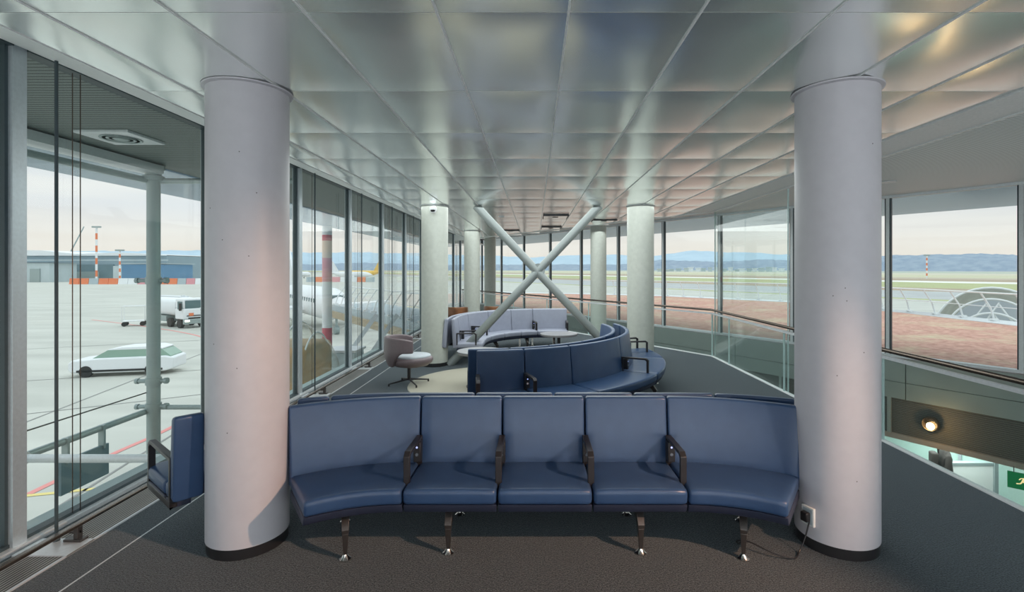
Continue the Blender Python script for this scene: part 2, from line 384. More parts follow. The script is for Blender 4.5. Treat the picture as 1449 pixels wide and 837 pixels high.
# right facade
SPR = 2.05; nR = int((T_END + 15) / SPR)
for k in range(-5, 13):
    t0 = k * SPR; t1 = min(t0 + SPR, T_END)
    if t0 > T_END: break
    wn += 1; w = struct(empty(f'window_{wn}'))
    c = fac(t0); MB().obox((c[0], c[1], 0), ang, .065, .09, 3.32).build('mullion', 'alul', w)
    g = MB()
    for s in (-1, 1):
        q = fac(t0 + s * .045); g.obox((q[0], q[1], 0), ang, .022, .07, 3.3)
    g.build('gasket', 'gasket', w)
    q = fac((t0 + t1) / 2); L = t1 - t0
    MB().obox((q[0], q[1], .05), ang, L - .15, .018, 3.25).build('pane', 'glass', w)
    MB().obox((q[0], q[1], 0), ang, L, .14, .05).build('sill', 'alul', w)
    MB().obox((q[0], q[1], 3.29), ang, L, .14, .05).build('head_frame', 'snow', w)
# spandrel below the right windows
def strip(t0, t1, off, th, z0, z1):
    a, b_, c, d = fac(t0, off), fac(t1, off), fac(t1, off + th), fac(t0, off + th)
    return MB().prism([a, b_, c, d], z0, z1)
sp = MB(); k = -10
while k < T_END:
    e_ = min(k + 3.9, T_END)
    for z0, z1 in ((-.49, -.02), (-.83, -.5)):
        a, b_, c, d = fac(k + .008, -.12), fac(e_ - .008, -.12), fac(e_ - .008, .1), fac(k + .008, .1); sp.prism([a, b_, c, d], z0, z1)
    k += 3.9
struct(sp.build('wall_right', 'fascia'))
lb = strip(-10, T_END, -.06, .12, -1.56, -.82).build('wall_right_louver', 'louver'); struct(lb)
pb = MB(); k = -9.6
while k < T_END: 
    q = fac(k + 2.2, -.08); pb.obox((q[0], q[1], -1.56), ang, .07, .05, .74); k += 2.35
struct(pb.build('trim_6', 'fascia'))
struct(strip(-10, T_END, -.12, .2, -1.66, -1.56).build('trim_7', mat('brown_grey_trim', (.36, .31, .27), .45, .3)))
struct(strip(-10, T_END, .0, 6, -1.42, -1.36).build('ceiling_lower', 'wwall'))
struct(MB().prism([(3.9, -4), fac(-15.3, 6), fac(T_END, 6), (-3.4, 30), (-3.4, 20), (3.4, 9)], -3.9, -3.7).build('floor_lower', 'lower'))
# lower glazed wall
for k in range(-4, 11):
    wn += 1; w = struct(empty(f'window_{wn}')); q = fac(k * 1.55 + .775, 2.4); c = fac(k * 1.55, 2.4)
    MB().obox((q[0], q[1], -3.7), ang, 1.5, .03, 2.27).build('pane', 'mint', w)
    MB().obox((c[0], c[1], -3.7), ang, .06, .12, 2.0).build('mullion', 'alu', w)
# lower wall under our own floor slab
struct(MB().box(3.2, 3.35, -4, 9.6, -4.4, -.3).build('wall_lower_left', 'wwall'))
struct(MB().prism([(3.2, 9.6), (3.35, 9.6), (EDGE_E[0] + .2, EDGE_E[1] - .3), (EDGE_E[0], EDGE_E[1] - .5)], -4.4, -.3).build('wall_lower_far', 'wwall'))
# floor grille and its rail along the left glass
gb = MB().box(-3.29, -2.965, -4, 26, 0, .006).build('floor_grille', 'grille'); tag(gb, 'long dark slotted convector grille in the floor along the left windows', 'grille')
for k in range(-3, 12):
    y = Y0 + k * SP
b = MB()
for k in range(-2, 11):
    y = Y0 + k * SP; b.box(-3.3, -2.955, y - .10, y + .10, .004, .014)
b.box(-2.97, -2.955, -4, 26, 0, .01)
b.build('cover_plate', 'alul', gb)
rl = thing('kick_rail', 'low bronze kick rail on short brackets along the foot of the left windows', 'rail', (0, 0, 0))
MB().box(-3.065, -3.025, -4, 26, .105, .13).build('rail_bar', 'rail', rl, bevel=.006)
for k in range(-2, 11):
    y = Y0 + k * SP + .08
    MB().box(-3.06, -3.03, y - .02, y + .02, .012, .105).box(-3.12, -3.0, y - .03, y + .03, .012, .03).tube([(-3.14, y, .07), (-3.03, y, .07)], .012).build('bracket', 'leg', rl, bevel=.004)
# vertical rods and wires of the window blinds
nth = {-1: 'beside the viewer', 0: 'nearest', 1: 'behind the near left column', 2: 'first past the near left column', 3: 'second past the near left column', 4: 'third past the near left column', 5: 'fourth past the near left column', 6: 'fifth past the near left column'}
for k in range(0, 7):
    y = Y0 + k * SP + .07
    tag(MB().tube([(-3.18, y, .012), (-3.18, y, 3.2)], .010, 8).tube([(-3.18, y, .012), (-3.18, y, .05)], .02, 8).build('blind_rod', 'gasket'),
        f'dark vertical blind rod standing at the left window mullion {nth[k]}', 'rod', 'blind rods along the left windows')
    for j, (dx_, dy_) in enumerate(((-3.36, .31), (-3.33, .34))):
        tag(MB().tube([(dx_, y + dy_, .05), (dx_, y + dy_, 3.24)], .0035, 6).build('blind_wire', 'rail'),
            f'thin taut {("outer", "inner")[j]} blind wire at the left window mullion {nth[k]}', 'wire', 'blind wires along the left windows')
# ------------------------------------------------------------------ railing round the void
rg = thing('glass_railing', 'frameless glass balustrade with bronze handrail around the floor opening', 'railing', (0, 0, 0))
def rail_run(p, q, cuts):
    px, py = p; qx, qy = q; L = math.hypot(qx - px, qy - py); a = math.atan2(qy - py, qx - px); ux, uy = (qx - px) / L, (qy - py) / L
    for c0, c1 in zip(cuts, cuts[1:]):
        m_ = (c0 + c1) / 2
        g = MB().obox((px + ux * m_, py + uy * m_, .01), a, c1 - c0 - .02, .016, .87).build('glass_panel', 'rglass', rg)
        for e_ in (c0 + .012, c1 - .012):
            MB().obox((px + ux * e_, py + uy * e_, .01), a, .005, .018, .87).build('glass_edge', 'gedge', g)
P1 = (3.69, -4); P2 = (3.69, 10.4); P3 = (EDGE_E[0] + .45, EDGE_E[1] - .65)
L2 = math.dist(P2, P3)
rail_run(P1, P2, [0, .9, 3, 5.1, 7.2, 9.3, 11.4, 13.5, 14.4]); rail_run(P2, P3, [L2 * i / 6 for i in range(7)])
MB().tube([(3.66, -4, .97), (3.66, 10.38, .97), (P3[0] - .03, P3[1] - .02, .97)], .023, 12).build('handrail', 'rail', rg)
MB().box(3.665, 3.715, -4, 10.42, .875, .905).obox(((P2[0] + P3[0]) / 2, (P2[1] + P3[1]) / 2, .875), math.atan2(P3[1] - P2[1], P3[0] - P2[0]), math.hypot(P3[1] - P2[1], P3[0] - P2[0]), .05, .03).build('glass_channel', 'alul', rg)
MB().tube([(P3[0], P3[1], 0), (P3[0], P3[1], .97)], .025).build('end_post', 'alul', rg)
gs = thing('glass_screen', 'full height clear glass screen standing on the railing line at the bend', 'glass screen')
MB().box(3.735, 3.75, 7.39, 8.88, .0, 3.0).box(3.735, 3.75, 8.9, 10.38, .0, 3.0).build('pane', 'rglass', gs)
for y_ in (7.38, 10.38): MB().box(3.733, 3.752, y_, y_ + .01, .0, 3.0).build('glass_edge', 'gedge', gs)
# ------------------------------------------------------------------ columns
def column(x, y, r, z0, z1, m, label, base=True):
    t = thing('round_column', label, 'column', (x, y, z0))
    h = z1 - z0
    MB().lathe([(r, .07 if base else 0), (r, h - .0)], seg=64).build('shaft', m, t)
    if base: MB().lathe([(r - .006, 0), (r - .004, .07), (r - .02, .072)], seg=64).build('skirting', 'skirt', t)
    MB().lathe([(r, h - .018), (r + .022, h - .012), (r + .024, h - .004), (r, h - .002)], seg=64).build('collar', 'alul' if m == 'cream' else m, t)
    return t
cL = column(-1.92, 3.35, .247, 0, 3.01, 'white', 'large pale lavender concrete column in the left foreground')
cR = column(2.02, 3.35, .25, 0, 3.01, 'white', 'large pale lavender column in the right foreground with a wall socket')
c2L = column(-1.90, 9.47, .25, 0, 3.01, 'cream', 'cream column behind the mauve swivel chair, with a security camera')
column(2.0, 9.47, .25, 0, 3.01, 'cream', 'cream column right of the middle curved blue bench')
column(-1.97, 15.65, .25, 0, 3.01, 'cream', 'cream column behind the far bench, beside the brown tub chairs')
column(2.0, 15.75, .25, -3.7, 3.34, 'cream', 'cream column standing beyond the glass railing, right of the crossed brace', False)
column(-1.97, 21.9, .25, -3.7, 3.34, 'cream', 'farthest slim cream column beyond the railing at the back left', False)
# pock marks on the near columns
for (cx, cy, rr, par, lst) in ((-1.92, 3.35, .247, cL, ((-72, 2.55), (-95, 2.0), (-60, 1.9), (-110, 1.35), (-75, 1.2), (-50, 2.3), (-88, .8), (-118, 2.2))),
                               (2.02, 3.35, .25, cR, ((-110, 1.7), (-125, 1.65), (-108, 1.62), (-85, 1.3), (-120, 1.15), (-70, 2.6), (-95, .5)))):
    b = MB()
    for a, z in lst:
        x = (rr + .0005) * math.cos(R(a)); y = (rr + .0005) * math.sin(R(a)); b.tube([(x * .99, y * .99, z), (x * 1.002, y * 1.002, z)], .0035, 8)
    b.build('pock_mark', 'leg', par)
# socket on right column
so = thing('wall_socket', 'white double wall socket with a black plug, low on the right foreground column', 'socket', (0, 0, 0))
a = R(-158); sx = 2.02 + .256 * math.cos(a); sy = 3.35 + .256 * math.sin(a)
def orient(o, x, y, z, an): o.location = (x, y, z); o.rotation_euler = (0, 0, an + R(90)); return o
so.location = (sx, sy, 0.215); so.rotation_euler = (0, 0, a + R(90))
MB().box(-.045, .045, -.012, .008, -.06, .06).build('face_plate', 'wwall', so, bevel=.004)
MB().box(-.033, .033, -.0135, -.010, -.048, .048).build('socket_insert', 'gutter', so)
MB().box(-.025, .025, -.05, -.012, -.03, .03).build('plug', 'dark', so, bevel=.008)
pc = [(sx - .02, sy - .045, .20), (sx - .05, sy - .05, .1), (sx - .09, sy - .06, .02), (1.62, 3.13, .008), (1.5, 3.15, .03), (1.38, 3.24, .055), (1.32, 3.27, .04), (1.36, 3.3, .02), (1.4, 3.3, .2), (1.4, 3.3, .34)]
def smoothpts(p, n=6):
    out = []
    for i in range(len(p) - 1):
        a_, b_, c_, d_ = [Vector(p[max(0, min(len(p) - 1, i + j))]) for j in (-1, 0, 1, 2)]
        for k in range(n):
            t = k / n; out.append(.5 * ((2 * b_) + (c_ - a_) * t + (2 * a_ - 5 * b_ + 4 * c_ - d_) * t * t + (3 * b_ - a_ - 3 * c_ + d_) * t ** 3))
    out.append(Vector(p[-1])); return out
tag(MB().tube(smoothpts(pc), .005, 8).build('power_cable', 'dark'), 'thin black power cable from under the front bench to the column socket', 'cable')
# security camera on second left column
sc_ = thing('security_camera', 'small white security camera near the top of the cream column by the windows', 'security camera', (-1.86, 9.21, 2.93))
MB().box(-.03, .03, -.03, .03, -.02, .05).build('mount', 'alul', sc_, bevel=.006)
MB().lathe([(0, -.09), (.04, -.085), (.065, -.04), (.068, 0), (.05, .02), (0, .025)], c=(0, -.08, 0), seg=20).build('housing', 'vwhite', sc_)
MB().lathe([(0, -.06), (.035, -.05), (.048, -.02), (0, -.01)], c=(0, -.115, -.02), seg=16).build('lens_dome', 'dark', sc_)
# crossed brace
br = thing('cross_brace', 'large grey painted steel tube cross rising from floor to ceiling', 'brace', (0, 9.47, 0))
MB().tube([(-1.62, -.0, 0), (1.22, 0, 3.01)], .078, 24).build('brace_tube', 'beam', br)
MB().tube([(1.70, .0, 0), (-1.12, 0, 3.01)], .078, 24).build('brace_tube', 'beam', br)
MB().tube([(.06, -.05, 1.79), (.06, .05, 1.79)], .13, 24).build('node_plate', 'beam', br)
# ------------------------------------------------------------------ bench builder
class Path:
    def __init__(s, start, heading, segs):
        s.segs = []; x, y = start; h = R(heading); acc = 0
        for g in segs:
            if g[0] == 'L': s.segs.append((acc, g[1], x, y, h, 0)); x += g[1] * math.cos(h); y += g[1] * math.sin(h); acc += g[1]
            else:
                Rr, a = g[1], R(g[2]); L = Rr * abs(a); kk = math.copysign(1 / Rr, a); s.segs.append((acc, L, x, y, h, kk))
                cx, cy = x - math.sin(h) / kk, y + math.cos(h) / kk; h += a; x, y = cx + math.sin(h) / kk, cy - math.cos(h) / kk; acc += L
        s.len = acc
    def at(s, t):
        for a, L, x, y, h, k in s.segs:
            if t <= a + L + 1e-9 or a is s.segs[-1][0]: 
                d = t - a
                if k == 0: return x + d * math.cos(h), y + d * math.sin(h), h
                hh = h + d * k; return x - math.sin(h) / k + math.sin(hh) / k, y + math.cos(h) / k - math.cos(hh) / k, hh
def rounded(poly, rad, n=4):
    out = []; m = len(poly)
    for i in range(m):
        p = Vector(poly[i]); a = Vector(poly[i - 1]); c = Vector(poly[(i + 1) % m]); r = rad[i] if isinstance(rad, (list, tuple)) else rad
        u = (a - p).normalized(); v = (c - p).normalized(); r = min(r, (a - p).length * .45, (c - p).length * .45)
        s_, e_ = p + u * r, p + v * r
        for k in range(n + 1):
            t = k / n; out.append(((1 - t) ** 2) * s_ + 2 * t * (1 - t) * p + t * t * e_)
    return [(q.x, q.y) for q in out]
def inset(poly, d):
    cx = sum(p[0] for p in poly) / len(poly); cz = sum(p[1] for p in poly) / len(poly)
    w = max(p[0] for p in poly) - min(p[0] for p in poly); h = max(p[1] for p in poly) - min(p[1] for p in poly)
    return [(cx + (p[0] - cx) * (1 - 2 * d / w), cz + (p[1] - cz) * (1 - 2 * d / h)) for p in poly]
class Bench:
    def __init__(s, label, origin, mt, group=None):
        s.o = thing('beam_bench', label, 'bench', (origin[0], origin[1], 0), group=group); s.org = origin; s.mt = mt
    def pt(s, P, side, t, n, z):
        x, y, h = P.at(t); nx, ny = math.cos(h + side * math.pi / 2), math.sin(h + side * math.pi / 2)
        return (x + nx * n - s.org[0], y + ny * n - s.org[1], z)
    def sweep(s, P, side, poly, t0, t1, name, mt, soft=.018, parent=None, dip=0):
        L = t1 - t0; st = max(2, int(L / .07)); rings = [(t0, soft), (t0 + soft * .25, soft * .35), (t0 + soft, 0)]
        rings += [(t0 + soft + (L - 2 * soft) * i / st, 0) for i in range(1, st)]
        rings += [(t1 - soft, 0), (t1 - soft * .25, soft * .35), (t1, soft)]
        vs = []
        for t, d in rings:
            pl = inset(poly, d) if d else poly
            u = (t - t0) / L; c = 4 * u * (1 - u)
            vs += [s.pt(P, side, t, n, z + (dip * c if z > (max(q[1] for q in poly) - .03) else 0)) for n, z in pl]
        m = len(poly); k = len(rings)
        fs = [(i * m + j, i * m + (j + 1) % m, (i + 1) * m + (j + 1) % m, (i + 1) * m + j) for i in range(k - 1) for j in range(m)]
        fs += [tuple(range(m)), tuple(range((k - 1) * m, k * m))[::-1]]
        return MB().add(vs, fs).build(name, mt, parent or s.o, smooth=50)
    def cushion(s, P, side, t0, t1, n0=.10, n1=.60):
        g = .005
        o = s.sweep(P, side, rounded([(n0, .345), (n1 - .01, .345), (n1, .445), (n0, .432)], [.02, .03, .035, .02], 5), t0 + g, t1 - g, 'seat_cushion', s.mt, .022, dip=.004)
        s.sweep(P, side, rounded([(n0, .285), (n1 - .05, .285), (n1 - .02, .345), (n0, .345)], .01, 2), t0 + g, t1 - g, 'seat_pan', 'navy', .006)
    def back(s, P, side, t0, t1):
        g = .006
        s.sweep(P, side, rounded([(.035, .34), (.125, .36), (.06, .885), (.0, .885)], [.015, .03, .022, .02], 5), t0 + g, t1 - g, 'backrest', s.mt, .016)
    def arm(s, P, side, t, full=False, box=True):
        a = MB(); w = .021
        def q(n, z, dt): x, y, h = P.at(t); b_ = s.pt(P, side, t, n, z); return (b_[0] + math.cos(h) * dt, b_[1] + math.sin(h) * dt, z)
        if full: outer = [(.08, .30), (.08, .62), (.55, .63), (.59, .60), (.59, .30)]; th = [(.11, .33), (.11, .595), (.535, .605), (.56, .585), (.56, .33)]
        else: outer = [(.10, .40), (.10, .625), (.44, .63), (.475, .605), (.475, .40)]; th = [(.12, .40), (.12, .603), (.43, .605), (.448, .59), (.448, .40)]
        n = len(outer); vs = []
        for dt in (-w, w):
            vs += [q(a_, z, dt) for a_, z in outer] + [q(a_, z, dt) for a_, z in th]
        fs = []
        for i in range(n - 1):
            o0, o1, i0, i1 = i, i + 1, n + i, n + i + 1; K = 2 * n
            fs += [(o0, o1, i1, i0), (K + o1, K + o0, K + i0, K + i1), (o0, K + o0, K + o1, o1), (i1, K + i1, K + i0, i0)]
        K = 2 * n; fs += [(0, n, K + n, K), (n - 1, K + n - 1, K + 2 * n - 1, 2 * n - 1)]
        if full:
            m_ = len(vs); vs += [q(n_, z_, d_) for d_ in (-w, w) for n_, z_ in ((.08, .30), (.59, .30), (.59, .335), (.08, .335))]
            fs += [tuple(m_ + i for i in f) for f in ((3, 2, 1, 0), (4, 5, 6, 7), (0, 1, 5, 4), (1, 2, 6, 5), (2, 3, 7, 6), (3, 0, 4, 7))]
        o = MB().add(vs, fs).build('armrest', 'arm', s.o, bevel=.005)
        if box:
            vs = [q(a_, z, d) for z in (.46, .60) for a_, d in ((.13, -.026), (.19, -.026), (.19, .026), (.13, .026))]
            bx = MB().add(vs, [(3, 2, 1, 0), (4, 5, 6, 7), (0, 1, 5, 4), (1, 2, 6, 5), (2, 3, 7, 6), (3, 0, 4, 7)]).build('power_box', 'dark', o, bevel=.006)
            c1 = q(.191, .565, 0); c0 = q(.185, .565, 0); MB().tube([c0, c1], .007, 10).build('socket_light', 'led', bx)
            c1 = q(.192, .515, 0); c0 = q(.185, .515, 0); MB().tube([c0, c1], .012, 12).build('socket', 'chrome', bx)
    def leg(s, P, side, t, n=.50, inner=True):
        x, y, h = P.at(t)
        def q(n_, z, dt=0): b_ = s.pt(P, side, t, n_, z); return (b_[0] + math.cos(h) * dt, b_[1] + math.sin(h) * dt, z)
        def quadbar(pts, m):   # pts: (n,z,halfwidth,halfthick)
            vs = []
            for n_, z, w, th in pts: vs += [q(n_ - th, z, -w), q(n_ - th, z, w), q(n_ + th, z, w), q(n_ + th, z, -w)]
            fs = [(4 * i + j, 4 * i + (j + 1) % 4, 4 * i + 4 + (j + 1) % 4, 4 * i + 4 + j) for i in range(len(pts) - 1) for j in range(4)]
            fs += [(0, 1, 2, 3), tuple(range(4 * len(pts) - 4, 4 * len(pts)))]
            return m.add(vs, fs)
        m = MB(); quadbar([(n - .14, .305, .024, .05), (n - .09, .28, .024, .05), (n - .005, .19, .022, .03), (n, .165, .020, .022)], m)
        quadbar([(n, .165, .019, .021), (n, .03, .011, .012)], m)
        # arm to the spine
        vs = [q(a_, z, d) for z in (.255, .30) for a_, d in ((.0, -.02), (n - .09, -.02), (n - .09, .02), (.0, .02))]
        m.add(vs, [(3, 2, 1, 0), (4, 5, 6, 7), (0, 1, 5, 4), (1, 2, 6, 5), (2, 3, 7, 6), (3, 0, 4, 7)])
        o = m.build('leg', 'leg', s.o, bevel=.003)
        c = q(n, 0); MB().lathe([(.036, 0), (.036, .006), (.026, .014), (.013, .034), (0, .036)], c=c, seg=20).build('foot', 'chrome', o)
        if inner: c = q(.0, 0); MB().lathe([(.036, 0), (.036, .006), (.026, .014), (.016, .034), (.016, .30)], c=c, seg=20).build('inner_foot', 'chrome', o)
    def beam(s, P, side, t0, t1, n=.27):
        s.sweep(P, side, [(n - .03, .25), (n + .03, .25), (n + .03, .30), (n - .03, .30)], t0, t1, 'beam', 'navy', .004)
# front island ------------------------------------------------------
B1 = Bench('long curved dark blue back-to-back bench in the foreground between the two big columns', (0.07, 3.6), 'blue')
a35 = R(35); Rf = 1.52; LA = Rf * a35
PF = Path((-.83 - Rf * math.sin(a35), 2.18 + Rf * math.cos(a35)), 35, [('A', Rf, -35), ('L', 1.79), ('A', Rf, -35)])
seams = [0, LA, LA + .594, LA + 1.192, LA + 1.79, 2 * LA + 1.79]
for i in range(5):
    B1.cushion(PF, -1, seams[i] + (.0 if i else .0), seams[i + 1]); B1.back(PF, -1, seams[i], seams[i + 1])
for i in (1, 2, 3, 4): B1.arm(PF, -1, seams[i])
for x in (-1.19, -.555, .677, 1.31):
    # parameter whose leg foot falls at X = x
    t = LA + (x + .83) if -.83 <= x <= .96 else None
    if t is None:
        d = abs(x + .83) if x < 0 else x - .96
        an = math.asin(min(1, d / (Rf - .5))); t = LA - Rf * an if x < 0 else LA + 1.79 + Rf * an
    B1.leg(PF, -1, t)
B1.beam(PF, -1, .12, PF.len - .12)
a51 = R(51); Rr = 1.68
PR = Path((-.95 - Rr * math.sin(a51), 2.06 + Rr * math.cos(a51)), 51, [('A', Rr, -51), ('L', 2.05), ('A', Rr, -27)])
A = lambda deg: Rr * R(51 - deg)
LS = A(0)
rs = [(A(51), A(45)), (A(26.5), A(19)), (A(19), LS + .5), (LS + .5, LS + 1.09), (LS + 1.09, LS + 1.69), (LS + 1.69, LS + 2.29), (LS + 2.29, PR.len)]
for a_, b_ in rs: B1.back(PR, 1, a_, b_)
B1.cushion(PR, 1, A(51), A(19), n0=.21, n1=.62); B1.cushion(PR, 1, 0.0 + A(51), A(46.8), n0=.10, n1=.20)
for a_, b_ in rs[2:]: B1.cushion(PR, 1, a_, b_)
B1.arm(PR, 1, .02, full=True, box=False)
for t in (LS + .5, LS + 1.69): B1.arm(PR, 1, t)
for t in (.35, LS + .2, LS + 1.4, LS + 2.2): B1.leg(PR, 1, t, inner=False)
# middle island -----------------------------------------------------
B2 = Bench('mid blue curved back-to-back bench sweeping right, behind the foreground bench', (.6, 7.0), 'blue')
Ro = 2.22
PO = Path((-.68, 5.76), 7, [('L', .12), ('A', Ro, 14.0), ('A', Ro + .03, 84)])
C2 = [0, .55, 1.15, 2.18, 3.18, 3.6, PO.len]
for i in range(6): B2.cushion(PO, -1, C2[i], C2[i + 1]); B2.back(PO, -1, C2[i], C2[i + 1])
B2.arm(PO, -1, .02); B2.arm(PO, -1, C2[1]); B2.arm(PO, -1, C2[3]); B2.arm(PO, -1, C2[5]); B2.arm(PO, -1, C2[6] - .01, box=False)
for t in (.3, 1.4, 2.3, 3.3): B2.leg(PO, -1, t, .52)
B2.beam(PO, -1, .15, 3.5)
PI_ = Path((-.785, 5.80), 7, [('L', .12), ('A', Ro - .05, 14.0), ('A', Ro - .02, 84)])
I2 = [0, .5, 1.03, 1.6, 2.2, 2.95, PI_.len]
for i in range(6): B2.cushion(PI_, 1, I2[i], I2[i + 1]); B2.back(PI_, 1, I2[i], I2[i + 1])
B2.arm(PI_, 1, .02, full=True, box=False); B2.arm(PI_, 1, I2[2]); B2.arm(PI_, 1, I2[4]); 
for t in (.4, 1.6, 3.0): B2.leg(PI_, 1, t, .5)
# far island --------------------------------------------------------
B3 = Bench('pale lavender-grey curved back-to-back bench at the back behind the crossed brace', (-.5, 10.5), 'grey')
Rq = 1.91
PQ = Path((-1.56, 9.28), 90, [('L', .52), ('A', Rq, -90), ('L', .40)])
Q = [0, .40, 1.15, 1.9, 2.55, 3.1, PQ.len]
for i in range(6): B3.cushion(PQ, -1, Q[i], Q[i + 1]); B3.back(PQ, -1, Q[i], Q[i + 1])
B3.arm(PQ, -1, .02, box=False); B3.arm(PQ, -1, Q[1]); B3.arm(PQ, -1, Q[2] + .1); B3.arm(PQ, -1, Q[5]); B3.arm(PQ, -1, PQ.len - .02, box=False)
for t in (.9, 1.7, 2.8, 3.6): B3.leg(PQ, -1, t)
B3.beam(PQ, -1, .2, 3.7)
PQ2 = Path((-1.62, 9.28), 90, [('L', .52), ('A', Rq + .06, -90), ('L', .40)])
Q2 = [.0, .46, 1.0, 1.7, 2.5, 3.2, PQ2.len]
for i in range(6):
    B3.back(PQ2, 1, Q2[i], Q2[i + 1])
    if i > 0: B3.cushion(PQ2, 1, Q2[i], Q2[i + 1])
for t in (.9, 1.9, 3.2): B3.leg(PQ2, 1, t)
# tables ------------------------------------------------------------
def table(x, y, h, rx, ry, label):
    t = thing('coffee_table', label, 'table', (x, y, .013 if y < 9 else 0), group='low round tables by the benches')
    b = MB(); n = 40
    prof = [(.96, -.045), (.985, -.03), (1, -.018), (1, -.004), (.99, 0)]
    vs = []
    for s, z in prof: vs += [(rx * s * math.cos(2 * math.pi * k / n), ry * s * math.sin(2 * math.pi * k / n), h + z) for k in range(n)]
    fs = [(i * n + k, i * n + (k + 1) % n, (i + 1) * n + (k + 1) % n, (i + 1) * n + k) for i in range(4) for k in range(n)]
    fs += [tuple(range(n))[::-1], tuple(range(4 * n, 5 * n))]
    b.add(vs, fs).build('tabletop', 'wood', t)
    MB().tube([(0, 0, .02), (0, 0, h - .04)], .03, 16).build('pedestal', 'arm', t)
    MB().lathe([(0.22, 0), (.22, .01), (.03, .025), (0, .03)], seg=32).build('base', 'arm', t)
table(.47, 9.85, .55, .37, .33, 'dark oval coffee table in front of the far lavender bench')
table(-.84, 7.7, .55, .36, .34, 'grey round coffee table at the left end of the middle blue bench')
# rug ---------------------------------------------------------------
tag(MB().lathe([(1.33, .001), (1.325, .012), (0, .012)], seg=72).build('round_rug', 'rug', loc=(-.66, 7.95, 0)), 'round beige rug inlaid in the dark carpet behind the middle bench', 'rug')
# swivel chairs -------------------------------------------------------
def tub_chair(x, y, rz, m, padm, label, grp=None):
    t = thing('swivel_tub_chair', label, 'chair', (x, y, .013 if y < 9 else 0), rz, grp)     # faces local +X
    b = MB(); nu, nv = 28, 8; vs = []
    for i in range(nu + 1):
        a = R(-108 + 216 * i / nu); f = abs(a) / R(108)
        for j in range(nv + 1):
            v = j / nv
            low = .30 + .22 * min(1, max(0, (f - .38) / .3)) ** .8; top = .755 - .05 * f ** 4
            z = low + (top - low) * v
            zz = (z - .3) / .45
            r = .225 + .07 * min(1, max(0, zz * 2.2)) ** .7 - .015 * max(0, zz - .5)
            vs.append((-math.cos(a) * (r + .03 * (1 - f)) + .02, math.sin(a) * r * 1.05, z))
    b.add(vs, [(i * (nv + 1) + j, (i + 1) * (nv + 1) + j, (i + 1) * (nv + 1) + j + 1, i * (nv + 1) + j + 1) for i in range(nu) for j in range(nv)])
    o = b.build('backrest', m, t, smooth=80); md = o.modifiers.new('th', 'SOLIDIFY'); md.thickness = .055; md.offset = 0
    md = o.modifiers.new('bv', 'BEVEL'); md.width = .02; md.segments = 3; md.limit_method = 'ANGLE'
    s_ = MB(); n = 36; prof = [(0, .262), (.12, .265), (.22, .29), (.275, .335), (.29, .38), (.28, .415), (.26, .43)]
    vs = []
    for r, z in prof: vs += [(.09 + r * 1.15 * math.cos(2 * math.pi * k / n), r * math.sin(2 * math.pi * k / n), z + .0 * r) for k in range(n)]
    fs = [(i * n + k, i * n + (k + 1) % n, (i + 1) * n + (k + 1) % n, (i + 1) * n + k) for i in range(len(prof) - 1) for k in range(n)]
    fs.append(tuple(range((len(prof) - 1) * n, len(prof) * n)))
    s_.add(vs, fs).build('seat_shell', m, t, smooth=80)
    p = MB(); vs = []
    prof = [(.262, .425), (.265, .445), (.25, .458), (.15, .466), (.01, .468)]
    for r, z in prof: vs += [(.09 + r * 1.13 * math.cos(2 * math.pi * k / n), r * math.sin(2 * math.pi * k / n), z) for k in range(n)]
    fs = [(i * n + k, i * n + (k + 1) % n, (i + 1) * n + (k + 1) % n, (i + 1) * n + k) for i in range(len(prof) - 1) for k in range(n)] + [tuple(range(4 * n, 5 * n))]
    p.add(vs, fs).build('seat_pad', padm, t, smooth=80)
    MB().tube([(.05, 0, .06), (.05, 0, .27)], .026, 16).build('swivel_post', 'arm', t)
    for k in range(4):
        a = R(20 + 90 * k); c, s2 = math.cos(a), math.sin(a)
        q = MB().tube([(.05 + .02 * c, .02 * s2, .075), (.05 + .33 * c, .33 * s2, .03)], .016, 8, r2=.010).tube([(.05 + .32 * c, .32 * s2, .0), (.05 + .32 * c, .32 * s2, .03)], .014, 10)
        q.build('base_leg', 'arm', t)
    return t
tub_chair(-2.03, 7.85, R(14), 'mauve', 'pad', 'mauve leather swivel chair with a pale grey seat near the left windows')
tub_chair(-2.22, 14.1, R(100), 'brown', 'brown', 'brown leather tub chair left of the farther cream column')
tub_chair(-1.15, 14.4, R(80), 'brown', 'brown', 'brown leather tub chair peeping over the far bench, right of the farther column')
# ------------------------------------------------------------------ ceiling fittings
for x0, x1, y0, y1, lab in ((.18, .75, 10.95, 11.85, 'nearest dark slotted ceiling vent above the centre of the lounge'), (.18, .75, 14.0, 14.9, 'slotted ceiling vent directly behind the nearest central one'),
                            (1.41, 1.98, 12.0, 12.6, 'slotted ceiling vent right of the crossed brace'), (-1.05, -.48, 15.3, 16.0, 'farthest slotted ceiling vent, left of the crossed brace')):
    v = thing('ceiling_vent', lab, 'vent', ((x0 + x1) / 2, (y0 + y1) / 2, 2.96)); w, d = (x1 - x0) / 2, (y1 - y0) / 2
    MB().box(-w, w, -d, -d + .03, .015, .045).box(-w, w, d - .02, d, .035, .045).box(-w, -w + .015, -d, d, .035, .045).box(w - .015, w, -d, d, .035, .045).build('frame', 'dark', v)
    MB().box(-w + .02, w - .02, -d + .03, d - .02, .036, .046).build('grille_plate', 'ceil', v)
    MB().lathe([(.07, .03), (.075, .045)], seg=20).build('outlet', 'dark', v)
def downlight(x, y, z, r, lab):
    t = thing('downlight', lab, 'lamp', (x, y, z))
    MB().lathe([(r, 0), (r * 1.25, -.004), (r * 1.25, .01), (r, .012)], seg=28).build('ring', 'vwhite', t)
    MB().lathe([(r, .008), (r * .5, .02), (0, .02)], seg=28).build('reflector', 'chrome', t)
